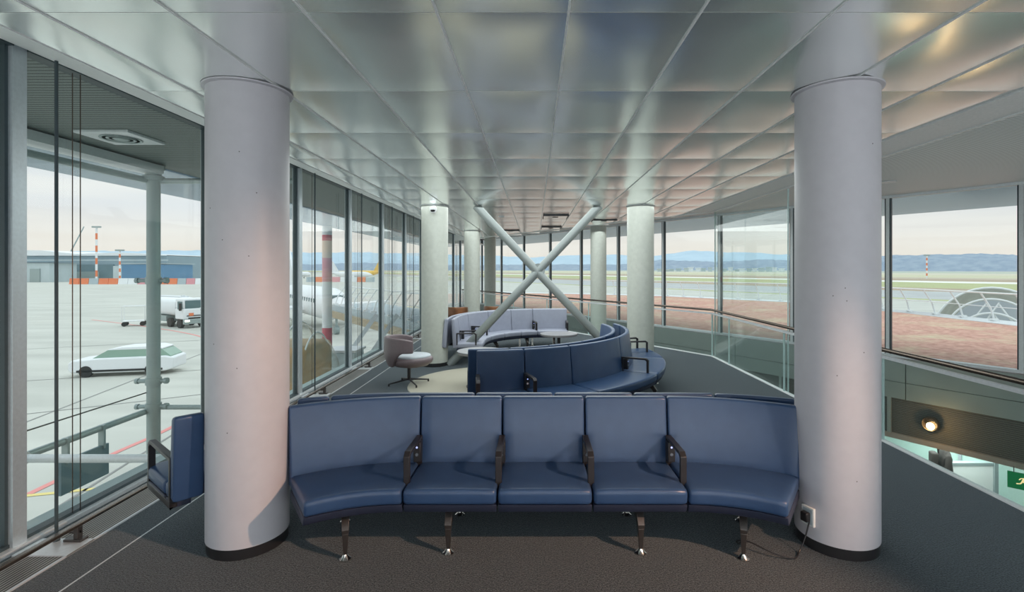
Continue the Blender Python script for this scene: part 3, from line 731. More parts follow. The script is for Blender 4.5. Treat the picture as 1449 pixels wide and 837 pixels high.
downlight(6.15, 8.7, 3.325, .1, 'small round recessed downlight in the right lamella ceiling beside the foreground column')
downlight(-.76, 11.3, 2.995, .05, 'tiny round downlight in the metal ceiling left of the crossed brace')
# outdoor square luminaire in the left soffit
t = thing('square_soffit_lamp', 'square white lamp with round grille in the canopy outside the nearest left window', 'lamp', (-4.72, 5.70, 3.30))
MB().box(-.30, .30, -.28, .28, 0, .03).build('frame', 'vwhite', t, bevel=.006)
MB().lathe([(.2, -.006), (.19, -.012), (.17, -.006), (.14, -.006), (.13, -.012), (.11, -.006), (.08, -.006), (.07, -.012), (0, -.008)], seg=32).build('round_grille', 'pipe', t)
# lamp in the louver band
q = fac(-.0, -.0)
LX, LY = 7.76, 9.85
lp = thing('wall_spotlight', 'glowing warm round spotlight on the dark louver band below the right windows', 'lamp', (7.70, 9.70, -1.18))
lp.rotation_euler = (R(90), 0, math.atan2(DIRY, DIRX) + R(180))
MB().lathe([(.13, .0), (.145, .02), (.145, .07), (.125, .10), (.12, .07), (.12, .0)], seg=32).build('housing_ring', 'rail', lp)
MB().lathe([(.0, .05), (.062, .045), (.07, .03), (0, .02)], c=(0, -.045, .03), seg=24).build('bulb', 'lampglow', lp)
light('POINT', 'spotlight_bulb', (7.48, 9.42, -1.2), 8, (1, .62, .28), shadow_soft_size=.05)
# ------------------------------------------------------------------ lower level bits
q = fac(1.6, 1.9)
pw = MB().box(8.35, 9.72, 10.6, 10.68, -3.7, -2.35).build('partition', 'wwall'); tag(pw, 'white partition wall on the lower level seen below the louver band', 'partition')
MB().box(8.33, 9.74, 10.58, 10.70, -2.35, -2.29).build('top_rail', 'pipe', pw)
MB().box(9.72, 9.80, 10.56, 10.70, -3.7, -1.72).build('end_post', 'pipe', pw)
sg = thing('exit_sign', 'green emergency exit sign with a running figure hanging at the right edge', 'sign', (8.20, 8.34, -1.72), ang + R(180) + R(14))
MB().box(-.23, .25, -.02, .02, -.16, .11).build('sign_box', 'green', sg, bevel=.004)
f = MB(); y_ = -.022
def fl(p, q_, r): f.tube([(p[0], y_, p[1]), (q_[0], y_, q_[1])], r, 8)
f.lathe([(0, -.004), (.017, 0), (0, .004)], c=(.012 - .02, y_, .062), seg=12)
f.tube([(-.008, y_ - .004, .066), (-.008, y_ + .004, .066)], .017, 14)
fl((-.02, .04), (-.045, -.02), .015); fl((-.02, .035), (.03, .03), .007); fl((.03, .03), (.05, .008), .007); fl((-.02, .035), (-.065, .03), .007); fl((-.065, .03), (-.085, .0), .007)
fl((-.04, -.02), (.0, -.04), .010); fl((.0, -.04), (-.01, -.09), .009); fl((-.045, -.02), (-.07, -.06), .010); fl((-.07, -.06), (-.12, -.07), .009)
fo = f.build('running_figure', 'signfig', sg)
MB().box(.12, .17, -.024, -.019, -.09, .07).build('door_mark', 'signfig', sg)
MB().tube([(-.15, 0, .11), (-.15, 0, .2)], .006, 8).tube([(.15, 0, .11), (.15, 0, .2)], .006, 8).build('hanger', 'leg', sg)
# person on the lower level (skin-modifier body)
def person():
    t = thing('person', 'person in dark jacket walking on the lower level beside the white partition', 'person', (8.38, 10.2, -3.36), R(250))
    J = [(0, 0, .95), (0, 0, 1.15), (0, .0, 1.38), (0, .01, 1.50), (0, .03, 1.56), (0, .04, 1.66), (0, .03, 1.76),
         (.19, 0, 1.40), (.25, -.06, 1.13), (.24, .08, .90), (.23, .12, .82), (-.19, 0, 1.40), (-.25, .04, 1.13), (-.24, .16, .95), (-.23, .2, .88),
         (.09, 0, .90), (.10, .10, .50), (.10, .05, .09), (.10, .17, .04), (-.09, 0, .90), (-.10, -.02, .50), (-.10, -.16, .12), (-.10, -.06, .05)]
    E = [(0, 1), (1, 2), (2, 3), (3, 4), (4, 5), (5, 6), (2, 7), (7, 8), (8, 9), (9, 10), (2, 11), (11, 12), (12, 13), (13, 14), (0, 15), (15, 16), (16, 17), (17, 18), (0, 19), (19, 20), (20, 21), (21, 22)]
    rad = [.15, .15, .16, .06, .065, .095, .07, .07, .05, .038, .035, .07, .05, .038, .035, .10, .065, .045, .04, .10, .065, .045, .04]
    me = bpy.data.meshes.new('body'); me.from_pydata(J, E, []); o = bpy.data.objects.new('body', me); COL.objects.link(o); o.parent = t
    me.materials.append(M['blk'])
    md = o.modifiers.new('skin', 'SKIN')
    for i, s in enumerate(me.skin_vertices[0].data): s.radius = (rad[i], rad[i] * .8); s.use_root = (i == 0)
    md = o.modifiers.new('sub', 'SUBSURF'); md.levels = md.render_levels = 2
    MB().lathe([(0, -.1), (.05, -.09), (.075, -.02), (.08, .04), (.05, .1), (0, .115)], c=(0, .06, 1.68), seg=20).build('face', 'skin', t)
    MB().lathe([(.085, -.03), (.098, .04), (.07, .11), (0, .135)], c=(0, .03, 1.68), seg=20).build('hair', 'blk', t)
    MB().box(-.1, .1, -.26, -.13, 1.05, 1.42).build('backpack', 'blk', t, bevel=.03)
person()
tag(MB().box(7.9, 8.9, 9.9, 10.5, -3.7, -3.362).build('step_platform', 'lower'), 'low step on the lower level under the walking person', 'step')
# ------------------------------------------------------------------ outside: ground and roof
GZ = -4.5
struct(MB().add([(-3000, -60, GZ), (3000, -60, GZ), (3000, 3000, GZ), (-3000, 3000, GZ)], [(0, 1, 2, 3)]).build('ground', 'ground'))
rf = [fac(-9, .9), fac(T_END - 1, .9), (-3.0, 46), (3, 44), (10.2, 40), (16.4, 33), (18.4, 25), (18.6, 18), (18.8, 8)]
# flat green roof beyond the right windows
rp_ = [fac(-12, .75), (19.2, 6), (18.7, 18), (18.5, 25), (16.8, 33), (10.4, 40.3), (3, 44), (-5, 47), fac(T_END + .2, .75)]
rf_o = MB().prism(rp_, -.75, -.4).build('green_roof', 'sedum'); struct(rf_o)
struct(strip(-12, T_END, .1, .68, -.75, -.3).build('roof_curb', 'gutter'))
def offpoly(pts, d):
    out = []
    for i, p in enumerate(pts):
        a = Vector(pts[max(0, i - 1)]); b_ = Vector(pts[min(len(pts) - 1, i + 1)]); tt = (b_ - a).normalized(); out.append((p[0] + tt.y * d, p[1] - tt.x * d))
    return out
edge = [(19.2, 6), (18.7, 18), (18.5, 25), (16.8, 33), (10.4, 40.3), (3, 44), (-5, 47)]
eo = offpoly(edge, 1.4)
gt = MB()
for i in range(len(edge) - 1): gt.prism([edge[i], eo[i], eo[i + 1], edge[i + 1]], -.9, -.38)
struct(gt.build('roof_gutter', 'alul'))
def fence(pts, label, spacing, z, grp, lean=(.45, 0)):
    t = thing('roof_fence', label, 'fence', (pts[0][0], pts[0][1], z), group=None); ox, oy = pts[0][0], pts[0][1]
    L = [0]
    for i in range(len(pts) - 1): L.append(L[-1] + math.dist(pts[i], pts[i + 1]))
    def at(s):
        for i in range(len(pts) - 1):
            if s <= L[i + 1] + 1e-6:
                u = (s - L[i]) / (L[i + 1] - L[i]); return (pts[i][0] + (pts[i + 1][0] - pts[i][0]) * u, pts[i][1] + (pts[i + 1][1] - pts[i][1]) * u, math.atan2(pts[i + 1][1] - pts[i][1], pts[i + 1][0] - pts[i][0]))
    s = .1; tops = []; mids = []
    while s < L[-1]:
        x, y, a = at(s); nx, ny = math.sin(a), -math.cos(a)         # outwards (right of travel)
        lx, ly = lean[0] * nx, lean[0] * ny
        p0 = (x - ox, y - oy, .05); p1 = (x + lx * .25 - ox, y + ly * .25 - oy, .55); p2 = (x + lx - ox, y + ly - oy, 1.2)
        MB().tube([p0, p1, p2], .035, 8).obox((x - ox, y - oy, -.06), a, .35, .18, .09).obox((x - ox, y - oy, .03), a, .12, .3, .07).build('post', 'fence', t)
        tops.append(p2); mids.append(((p1[0] + p2[0]) / 2 - .0, (p1[1] + p2[1]) / 2, .62)); s += spacing
    MB().tube(tops, .035, 8).build('top_rail', 'fence', t); MB().tube(mids, .018, 6).build('mid_rail', 'fence', t)
# railing leans back toward the viewer's right
fp = offpoly(edge, .8)
fence(fp[0:6], 'white metal fence of leaning posts along the edge of the red planted roof', 1.5, -.38, None, (-.6, 0))
# pier roof on the left with its own fence
pr = [(-4.6, 21.2), (-13.5, 33.2), (-11, 35), (-3.6, 25)]
po = MB().prism(pr, -1.0, -.55).build('pier_roof', 'gutter'); struct(po)
struct(MB().prism([(p[0] - .1, p[1] - .15) for p in pr[:2]] + [(-13.3, 33.5), (-4.4, 21.5)], -1.35, -.95).build('pier_roof_edge', 'tan'))
fence([(-13.2, 33.0), (-4.7, 21.5)], 'grey metal fence with slanting posts along the pier roof outside the left windows', 1.25, -.55, None, (-.6, 0))
# canopy column painted red and white
mc = thing('striped_canopy_column', 'red and white banded round column outside the left windows', 'column', (-7.28, 17.5, GZ))
bands = [(0, 3.55, 'vwhite'), (3.55, 4.26, 'red'), (4.26, 5.87, 'vwhite'), (5.87, 6.7, 'pink'), (6.7, 7.3, 'peach'), (7.3, 7.5, 'red'), (7.5, 7.81, 'vwhite')]  # bands change from white and red to pink and peach near the top
for z0, z1, m_ in bands: MB().lathe([(.165, z0), (.165, z1)], seg=24).build('painted_band', m_, mc)
# galvanised column, pipes
gc = thing('steel_canopy_frame', 'galvanised steel column and pipes carrying the canopy outside the nearest left window', 'column', (-5.55, 7.27, GZ))
MB().lathe([(.085, 0), (.085, 7.83)], seg=24).build('post', 'pipe', gc)
MB().lathe([(.14, 7.60), (.14, 7.66), (.1, 7.68), (.1, 7.74), (.14, 7.76), (.14, 7.82)], seg=24).build('head_plate', 'pipe', gc)
def wp(x, y, z): return (x + 5.55, y - 7.27, z - GZ)
MB().tube([wp(-5.62, -3, 3.10), wp(-5.62, 7.2, 3.10)], .045, 12).tube([wp(-5.5, 7.3, 3.10), wp(-3.5, 7.3, 3.10)], .04, 12).build('upper_pipe', 'pipe', gc)
MB().box(*[v for v in (-.15, .15)], -10.2, .0, 3.2 - GZ, 3.31 - GZ).build('upper_beam', 'alul', gc)
MB().tube([wp(-5.62, -3, -.24), wp(-5.62, 7.25, -.24)], .042, 12).tube([wp(-5.5, 7.3, -.20), wp(-3.55, 7.3, -.20)], .035, 12).build('lower_pipe', 'pipe', gc)
MB().tube([wp(-5.62, 5.43, -.24), wp(-3.75, 5.43, -.24)], .045, 12).tube([wp(-5.66, 5.43, -.24), wp(-5.54, 5.43, -.24)], .07, 12).build('cross_pipe', 'alul', gc)
MB().tube([wp(-5.62, -3, .03), wp(-5.62, 7.25, .03)], .009, 8).build('steel_cable', 'leg', gc)
for z in (1.65, .19, -.18):
    MB().lathe([(.09, -.05), (.10, -.05), (.10, .05), (.09, .05)], c=(0, 0, z - GZ), seg=24).tube([(-.2, -.02, z - GZ), (.17, 0.02, z - GZ)], .03, 10).tube([(-.24, -.02, z - GZ), (-.2, -.02, z - GZ)], .04, 10).tube([(.15, .02, z - GZ), (.19, .02, z - GZ)], .045, 10).build('clamp', 'pipe', gc)
dp = MB().box(-5.62, -5.585, 5.89, 6.55, -.86, -.46).build('hanging_panel', 'bdark'); tag(dp, 'dark grey rectangular panel fixed to the pipes outside the nearest left window', 'panel')
MB().box(-5.64, -5.565, 5.95, 5.98, -.5, -.2).box(-5.64, -5.565, 6.45, 6.48, -.5, -.2).build('hook', 'pipe', dp)
struct(MB().box(-3.70, -3.46, -4, 27, -.5, -.02).build('slab_edge', 'blgt'))
# ------------------------------------------------------------------ jet bridge pieces outside left
jb = thing('boarding_bridge', 'boarding bridge with rounded glazed end and brown inside, outside the left windows', 'boarding bridge', (-6.75, 14.3, -3.2))
b = MB(); nu, nv = 20, 12; vs = []
for i in range(nu + 1):
    a = math.pi * i / nu
    for j in range(nv + 1):
        v = j / nv; rr = 1.35 * math.sqrt(max(0, 1 - v * v * .9)) ; vs.append((-1.0 * (1 - v) + 1.0 * v, -math.cos(a) * rr, 2.0 + math.sin(a) * rr * 1.25))
b.add(vs, [(i * (nv + 1) + j, (i + 1) * (nv + 1) + j, (i + 1) * (nv + 1) + j + 1, i * (nv + 1) + j + 1) for i in range(nu) for j in range(nv)])
o = b.build('glazed_hood', glass('hood_glass', (.92, .93, .9), 1.3, 0.05, .07, (.72, .72, .66)), jb, smooth=80)
for j in range(0, nv, 3):
    v = j / nv; rr = 1.37 * math.sqrt(max(0, 1 - v * v * .9)); x = -1.0 * (1 - v) + 1.0 * v
    MB().tube([(x, -math.cos(math.pi * i / 20) * rr, 2.0 + math.sin(math.pi * i / 20) * rr * 1.25) for i in range(21)], .025, 6).build('hood_rib', 'fence', jb)
MB().box(-1.0, .55, -1.1, 1.1, 0.9, 2.9).build('cabin', mat('copper_panel', (.60, .34, .14), .5, 0, noise=1.1, col2=(.34, .28, .18)), jb, bevel=.2)
MB().box(-1.1, 0.3, -1.3, 1.3, .5, .95).build('floor_frame', 'blgt', jb, bevel=.05)
MB().box(-.9, -.6, -.4, .4, -1.3, .5).box(-.3, .1, -.4, .4, -1.3, .5).build('undercarriage', 'pipe', jb)
st = thing('stair_tower', 'pale grey stair box with white sloping stair beams outside the left windows', 'stairs', (-7.0, 18.5, GZ))
MB().box(-.5, .5, -.5, .5, 0, 3.3).build('box_tower', 'blgt', st, bevel=.03)
MB().box(-.56, .56, -.56, .56, 3.3, 3.38).build('roof_plate', 'alul', st)
for dx_ in (-.4, .5):
    MB().tube([(dx_ - .3, 1.0, 2.4), (dx_ + .5, 3.2, 4.3)], .12, 4).build('stair_beam', 'vwhite', st)
for kx, ky in ((2.2, .2), (1.5, .8)):
    MB().tube([(kx - .9, ky, .9), (kx - .1, ky + 1.0, 3.5)], .13, 4).build('stair_beam', 'vwhite', st)
for q in range(6): MB().obox((.95 + q * .14, .55 + q * .18, 1.2 + q * .42), R(50), .12, .7, .04).build('stair_step', 'alul', st)
# ------------------------------------------------------------------ vehicles
def wheel(b, x, y, z, r, w, m=0): b.tube([(x, y - w / 2, z), (x, y + w / 2, z)], r, 20, m)
tk = thing('tanker_truck', 'white airport fuel tanker truck with headlights on, parked on the apron', 'truck', (-36.3, 53.6, GZ), R(-30))
# local +X = forward, cab front at x=0
MB().prism([(-.02, -1.24), (-.02, 1.24), (-1.85, 1.24), (-1.85, -1.24)], .95, 2.1).prism([(-.18, -1.2), (-.18, 1.2), (-1.85, 1.2), (-1.85, -1.2)], 2.1, 3.15).build('cab', 'vwhite', tk, bevel=.12)
MB().box(-.16, -.10, -1.05, 1.05, 1.98, 2.95).build('windscreen', 'vglass', tk, bevel=.03)
MB().box(-1.3, -.4, -1.25, -1.2, 2.0, 2.85).box(-1.3, -.4, 1.2, 1.25, 2.0, 2.85).build('side_window', 'vglass', tk)
MB().box(-.06, .02, -.95, .95, 1.28, 1.38).box(-.06, .02, -.8, .8, .98, 1.15).build('grille', 'tyre', tk)
MB().box(-.2, .1, -1.25, 1.25, .45, .98).build('bumper', 'pipe', tk, bevel=.06)
for s in (-1, 1): MB().box(.06, .13, s * .95 - .22, s * .95 + .22, .72, .9).build('headlight', mat('headlight_glow', (1, .9, .7), .4, emit=((1, .9, .7), 3)), tk)
MB().box(.0, .04, -.75, -.3, 1.32, 1.62).build('hazard_plate', 'orange', tk)
MB().tube([(-.3, -1.45, 1.9), (-.3, -1.45, 2.7)], .13, 8).tube([(-.3, 1.45, 1.9), (-.3, 1.45, 2.7)], .13, 8).build('mirror', 'tyre', tk)
tk_b = MB(); n = 20
secs = [(-2.1, .9), (-2.3, 1), (-8.2, 1), (-8.5, .85)]
vs = []
for x, s in secs: vs += [(x, 1.25 * s * math.copysign(abs(math.cos(a)) ** .6, math.cos(a)), 2.2 + 1.0 * s * math.copysign(abs(math.sin(a)) ** .6, math.sin(a))) for a in [2 * math.pi * k / n for k in range(n)]]
tk_b.add(vs, [(i * n + k, i * n + (k + 1) % n, (i + 1) * n + (k + 1) % n, (i + 1) * n + k) for i in range(3) for k in range(n)] + [tuple(range(n)), tuple(range(3 * n, 4 * n))]).build('tank', 'vwhite', tk)
MB().box(-7.8, -2.6, -.5, .5, 3.18, 3.3).box(-3, -2.7, -.15, .15, 3.2, 3.42).build('roof_walkway', 'alul', tk)
MB().box(-8.4, -.3, -.45, .45, .6, 1.2).box(-6.2, -3.8, -1.2, 1.2, .6, 1.2).build('chassis', 'pipe', tk)
for x in (-1.1, -3.2, -7.3):
    for s in (-1, 1): b = MB(); wheel(b, x, s * 1.02, .5, .5, .32); b.build('wheel', 'tyre', tk)
# second truck edge is the trolley left of the tanker
tr = thing('baggage_trolley', 'small pale wheeled trolley left of the tanker on the apron', 'trolley', (-44.5, 55.5, GZ), R(30))
MB().box(-1, 1, -.6, .6, .5, .6).tube([(-1, -.6, .6), (-1, -.6, 2.2), (1, -.6, 2.2), (1, -.6, .6)], .05, 6).tube([(-1, .6, .6), (-1, .6, 2.2), (1, .6, 2.2), (1, .6, .6)], .05, 6).build('frame', 'fence', tr)
for x in (-.8, .8):
    for s in (-.5, .5): b = MB(); wheel(b, x, s, .25, .25, .12); b.build('wheel', 'tyre', tr)
cr_ = thing('white_car', 'white estate car with green-tinted windows crossing the apron outside the left window', 'car', (-24.6, 30.3, GZ), R(12))
def loft(secs, name, m, par):   # secs: (x, halfwidth, z0, z1)
    vs = []; 
    for x, w, z0, z1 in secs: vs += [(x, -w, z0), (x, w, z0), (x, w * .98, z1), (x, -w * .98, z1)]
    fs = [(4 * i + j, 4 * i + (j + 1) % 4, 4 * i + 4 + (j + 1) % 4, 4 * i + 4 + j) for i in range(len(secs) - 1) for j in range(4)] + [(0, 1, 2, 3), tuple(range(4 * len(secs) - 4, 4 * len(secs)))]
    return MB().add(vs, fs).build(name, m, par, bevel=.08)
loft([(-2.75, .75, .42, .80), (-2.5, .9, .25, .98), (-1.2, .93, .22, 1.08), (2.3, .93, .22, 1.12), (2.75, .85, .35, 1.0)], 'body', 'vwhite', cr_)
loft([(-1.5, .74, 1.05, 1.07), (-.75, .72, 1.05, 1.52), (2.0, .72, 1.05, 1.56), (2.55, .74, 1.05, 1.1)], 'window_band', 'vgreen', cr_)
loft([(-.75, .70, 1.50, 1.56), (0, .72, 1.52, 1.68), (1.6, .72, 1.52, 1.70), (2.1, .70, 1.5, 1.58)], 'roof', 'vwhite', cr_)
for x in (-1.75, 1.6):
    for s in (-1, 1): b = MB(); wheel(b, x, s * .84, .33, .33, .22); b.build('wheel', 'tyre', cr_)
MB().box(-2.2, 2.2, -.95, -.92, .3, .42).box(-2.2, 2.2, .92, .95, .3, .42).build('sill_trim', 'tyre', cr_)
# aircraft
def aircraft(name, label, loc, rz, L, r, body, tailm, detail=True, tailh=None):
    t = thing(name, label, 'aircraft', loc, rz)         # nose at origin, tail along -X, z=0 ground
    cz = r * 1.75; n = 24; secs = [(0, .03, -.25), (-.03, .30, -.2), (-.07, .55, -.12), (-.13, .82, -.04), (-.2, 1, 0), (-.72, 1, 0), (-.85, .72, .22), (-1, .18, .55)]
    vs = []
    for f_, s, dz in secs: vs += [(f_ * L if f_ > -.2 else f_ * L, r * s * math.cos(a), cz + dz * r + r * s * math.sin(a)) for a in [2 * math.pi * k / n for k in range(n)]]
    b = MB().add(vs, [(i * n + k, i * n + (k + 1) % n, (i + 1) * n + (k + 1) % n, (i + 1) * n + k) for i in range(len(secs) - 1) for k in range(n)] + [tuple(range(n)), tuple(range(7 * n, 8 * n))])
    b.build('fuselage', body, t, smooth=60)
    th = tailh or 2.6 * r
    MB().add([(x, y, z) for y in (-.12, .12) for x, z in ((-.80 * L, cz + .8 * r), (-.97 * L, cz + .75 * r), (-1.03 * L, cz + th + r), (-.95 * L, cz + th + r))], [(0, 1, 2, 3), (7, 6, 5, 4), (0, 4, 5, 1), (1, 5, 6, 2), (2, 6, 7, 3), (3, 7, 4, 0)]).build('tail_fin', tailm, t)
    for s in (-1, 1):
        MB().prism([(-.38 * L, s * r * .8), (-.55 * L, s * r * .8), (-.66 * L, s * L * .42), (-.61 * L, s * L * .42)], cz - .5 * r, cz - .35 * r).build('wing', 'vwhite', t)
        MB().prism([(-.88 * L, s * r * .2), (-.97 * L, s * r * .2), (-1.0 * L, s * L * .15), (-.97 * L, s * L * .15)], cz + .5 * r, cz + .58 * r).build('tailplane', tailm, t)
        MB().lathe([(r * .25, 0), (r * .33, .6), (r * .33, 2.0), (r * .18, 2.8)], seg=16).build('engine', 'vwhite', t, loc=(-.4 * L, s * r * 2.2, cz - r * .75), rot=(0, R(-90), 0))
    for x, y in ((-.12 * L, 0), (-.5 * L, r), (-.5 * L, -r)):
        MB().tube([(x, y, .3), (x, y, cz - r * .5)], .12, 8).tube([(x, y - .2, .4), (x, y + .2, .4)], .4, 14).build('landing_gear', 'pipe', t)
    if detail:
        g = MB()
        for s in (-1, 1):
            for k in range(14):
                x = -.2 * L - k * .9; yy = r * .985; g.box(x - .12, x + .12, s * yy - .03, s * yy + .03, cz + .12 * r, cz + .36 * r)
        g.build('cabin_windows', 'vglass', t)
        vs = []
        w = MB().box(-.135 * L, -.085 * L, -r * .62, r * .62, cz + r * .38, cz + r * .60); w.build('cockpit_windows', 'vglass', t, bevel=.1)
    return t
aircraft('regional_jet', 'white passenger jet with its nose towards the left windows', (-17.4, 46, GZ), math.atan2(-20.5, 16.0), 24, 1.62, 'vwhite', 'vwhite')
aircraft('cargo_jet', 'distant yellow cargo jet with a tall yellow tail', (-128, 330, GZ), R(178), 27, 1.9, 'yellow', 'yellow', False, 7.2)
aircraft('small_jet', 'distant small white jet beyond the barrier left of the yellow one', (-148, 330, GZ), R(-3), 11, 1.6, 'vwhite', 'vwhite', False, 3.2)
aircraft('white_jet', 'distant white airliner parked in front of the yellow cargo jet', (-94, 290, GZ), R(3), 24, 1.7, 'vwhite', 'vwhite', False, 6)
# barrier blocks
ORD = 'first second third fourth fifth sixth seventh eighth ninth tenth eleventh twelfth thirteenth fourteenth fifteenth sixteenth seventeenth eighteenth nineteenth twentieth'.split()
def barriers(x0, x1, D, cols, lab, grp):
    n = len(cols)
    for i, c in enumerate(cols):
        xa = x0 + (x1 - x0) * i / n; xb = x0 + (x1 - x0) * (i + 1) / n
        Xa, Xb = (xa - 757) / 707 * D, (xb - 757) / 707 * D; w = (Xb - Xa) / 2 * .96
        nm = {'orange': 'orange-red', 'snow': 'white', 'gutter': 'blue-grey', 'pink': 'faded pink'}[c]
        o = MB().add([(x, y, z) for z, s in ((0, 1), (.7, .8), (2.4, .6)) for x, y in ((-w, -.9 * s), (w, -.9 * s), (w, .9 * s), (-w, .9 * s))],
                     [(3, 2, 1, 0)] + [(4 * i_ + j, 4 * i_ + (j + 1) % 4, 4 * i_ + 4 + (j + 1) % 4, 4 * i_ + 4 + j) for i_ in range(2) for j in range(4)] + [(8, 9, 10, 11)]).build('barrier_block', c, loc=((Xa + Xb) / 2, D, GZ))
        tag(o, f'{nm} barrier block, {ORD[i]} from the left {lab}', 'barrier', grp)
barriers(100, 238, 205, ['orange', 'orange', 'gutter', 'orange', 'orange', 'snow', 'snow', 'pink', 'gutter', 'orange'], 'in the row before the grey hangar', 'barrier blocks before the hangar')
barriers(240, 290, 205, ['orange', 'gutter', 'pink', 'snow'], 'in the short row beside the truck', 'barrier blocks beside the truck')
barriers(434, 530, 240, ['gutter', 'orange', 'orange', 'pink', 'snow', 'snow', 'orange', 'gutter'], 'in the row before the parked jets', 'barrier blocks before the jets')
# buildings (pixels only used to pick sizes at a fixed distance)
def bx(x0, x1, yt, D, depth, m, name, par, z0=0):
    X0, X1 = (x0 - 757) / 707 * D, (x1 - 757) / 707 * D; zt = CAMZ + (380 - yt) / 707 * D - GZ
    return MB().box(X0, X1, D, D + depth, z0, zt).build(name, m, par)
def hangar(label, x0, x1, yt, D, parts):
    t = thing('hangar', label, 'building', (0, 0, GZ))
    for p in parts: bx(*p, t)
    return t
h1 = thing('hangar', 'long grey hangar with a white strip and dark doors beyond the apron', 'building', (0, 0, GZ))
bx(-60, 236, 361, 262, 40, 'bgrey', 'wall', h1); bx(-60, 236, 367, 261, 1, 'blgt', 'white_strip', h1, 10.2); bx(-60, 236, 368.5, 260.8, 1, 'bgrey', 'wall_band', h1)
bx(60, 160, 374, 260, 1, 'bdark', 'door_bay', h1); bx(72, 95, 384, 259.6, 1, 'blgt', 'gate', h1); bx(100, 140, 384, 259.6, 1, 'pipe', 'gate', h1)
b = MB(); Dh = 262
pts = [(-60, 353), (60, 354), (110, 359), (170, 357), (236, 360)]
pp = [((x - 757) / 707 * Dh, CAMZ + (380 - y) / 707 * Dh - GZ) for x, y in pts]; zb = CAMZ + 19 / 707 * Dh - GZ
vs = [(x, y, z) for y in (Dh - 1, Dh + 42) for x, z in pp + [(pp[-1][0], zb - .2), (pp[0][0], zb - .2)]]; n = 7
MB().add(vs, [tuple(range(n))[::-1], tuple(range(n, 2 * n))] + [(i, (i + 1) % n, n + (i + 1) % n, n + i) for i in range(n)]).build('roof', 'snow', h1)
h2 = thing('workshop', 'low pale grey workshop at the far left in front of the hangar', 'building', (0, 0, GZ)); bx(-40, 70, 372, 235, 14, 'blgt', 'wall', h2); bx(42, 56, 380, 234.6, 1, 'pipe', 'gate', h2); bx(-42, 72, 371, 234, 16, 'snow', 'roof', h2, 9.3)
h3 = thing('warehouse', 'blue warehouse between the striped masts and the canopy post', 'building', (0, 0, GZ)); bx(172, 232, 374, 238, 20, 'bblue', 'wall', h3); bx(171, 233, 373, 237.5, 21, 'blgt', 'roof', h3, 8.9); bx(160, 172, 376, 238, 12, 'blgt', 'annex', h3)
h4 = thing('warehouse', 'blue warehouse with pale gabled roof right of the canopy post', 'building', (0, 0, GZ)); bx(226, 262, 378, 306, 20, 'bblue', 'wall', h4); bx(224, 274, 375, 305, 22, 'snow', 'roof', h4, 7.2); bx(262, 276, 379, 307, 14, 'bgrey', 'annex', h4)
h5 = thing('terminal_block', 'grey building with stepped roof behind the blue warehouse', 'building', (0, 0, GZ)); bx(228, 256, 368, 330, 20, 'blgt', 'wall', h5); bx(238, 272, 371, 352, 20, 'bgrey', 'wing', h5); bx(276, 300, 376, 340, 20, 'bgrey', 'annex', h5)
def mast(x, ytop, D, label, r=.5):
    X = (x - 757) / 707 * D; H = CAMZ + (380 - ytop) / 707 * D - GZ; t = thing('lattice_mast', label, 'mast', (X, D, GZ)); n = 9
    for i in range(n): MB().lathe([(r, H * i / n), (r, H * (i + 1) / n)], seg=8).build('mast_band', ('snow', 'orange')[i % 2], t)
    MB().box(-1.8, 1.8, -.5, .5, H - .3, H + .4).build('lamp_head', 'pipe', t)
mast(136.5, 321, 225, 'tall red and white striped floodlight mast before the hangar', .42); mast(169.5, 354, 225, 'shorter striped mast right of the tall floodlight mast', .35)
mast(1311.5, 361, 330, 'red and white mast on the airfield seen through the right window', .45)
cn = thing('crane', 'dark slanting crane jib above the hangar roof', 'crane', (-289, 312, GZ + 14))
MB().tube([(0, -2, 1), (9.2, -2, 18.5)], .38, 6, r2=.28).build('jib', 'pipe', cn); MB().box(-1.2, 1.2, -3, -1, -13.9, .4).build('mast_base', 'pipe', cn)
ctw = thing('control_tower', 'small distant white control tower before the wooded hills', 'tower', (338, 910, GZ)); MB().lathe([(3, 0), (2.6, 26), (5, 29), (5, 34), (3, 36)], seg=12).build('tower_body', 'snow', ctw)
random.seed(3)
for i, (x, D, w, h) in enumerate([(935 + 9 * k + random.uniform(-2, 2), 1080 + 45 * (k % 4), random.uniform(4, 9), random.uniform(3, 9)) for k in range(20)]):
    X = (x - 757) / 707 * D
    tag(MB().box(-w / 2, w / 2, 0, 12, 0, h).prism([(-w / 2 - 1, -1), (w / 2 + 1, -1), (w / 2 + 1, 13), (-w / 2 - 1, 13)], h, h + 1.5).build('distant_house', random.choice(['blgt', 'snow', 'blgt']), loc=(X, D, GZ)), f'small pale distant building, {ORD[i]} from the left in the hazy town beyond the airfield', 'building', 'hazy town buildings at the foot of the hills')
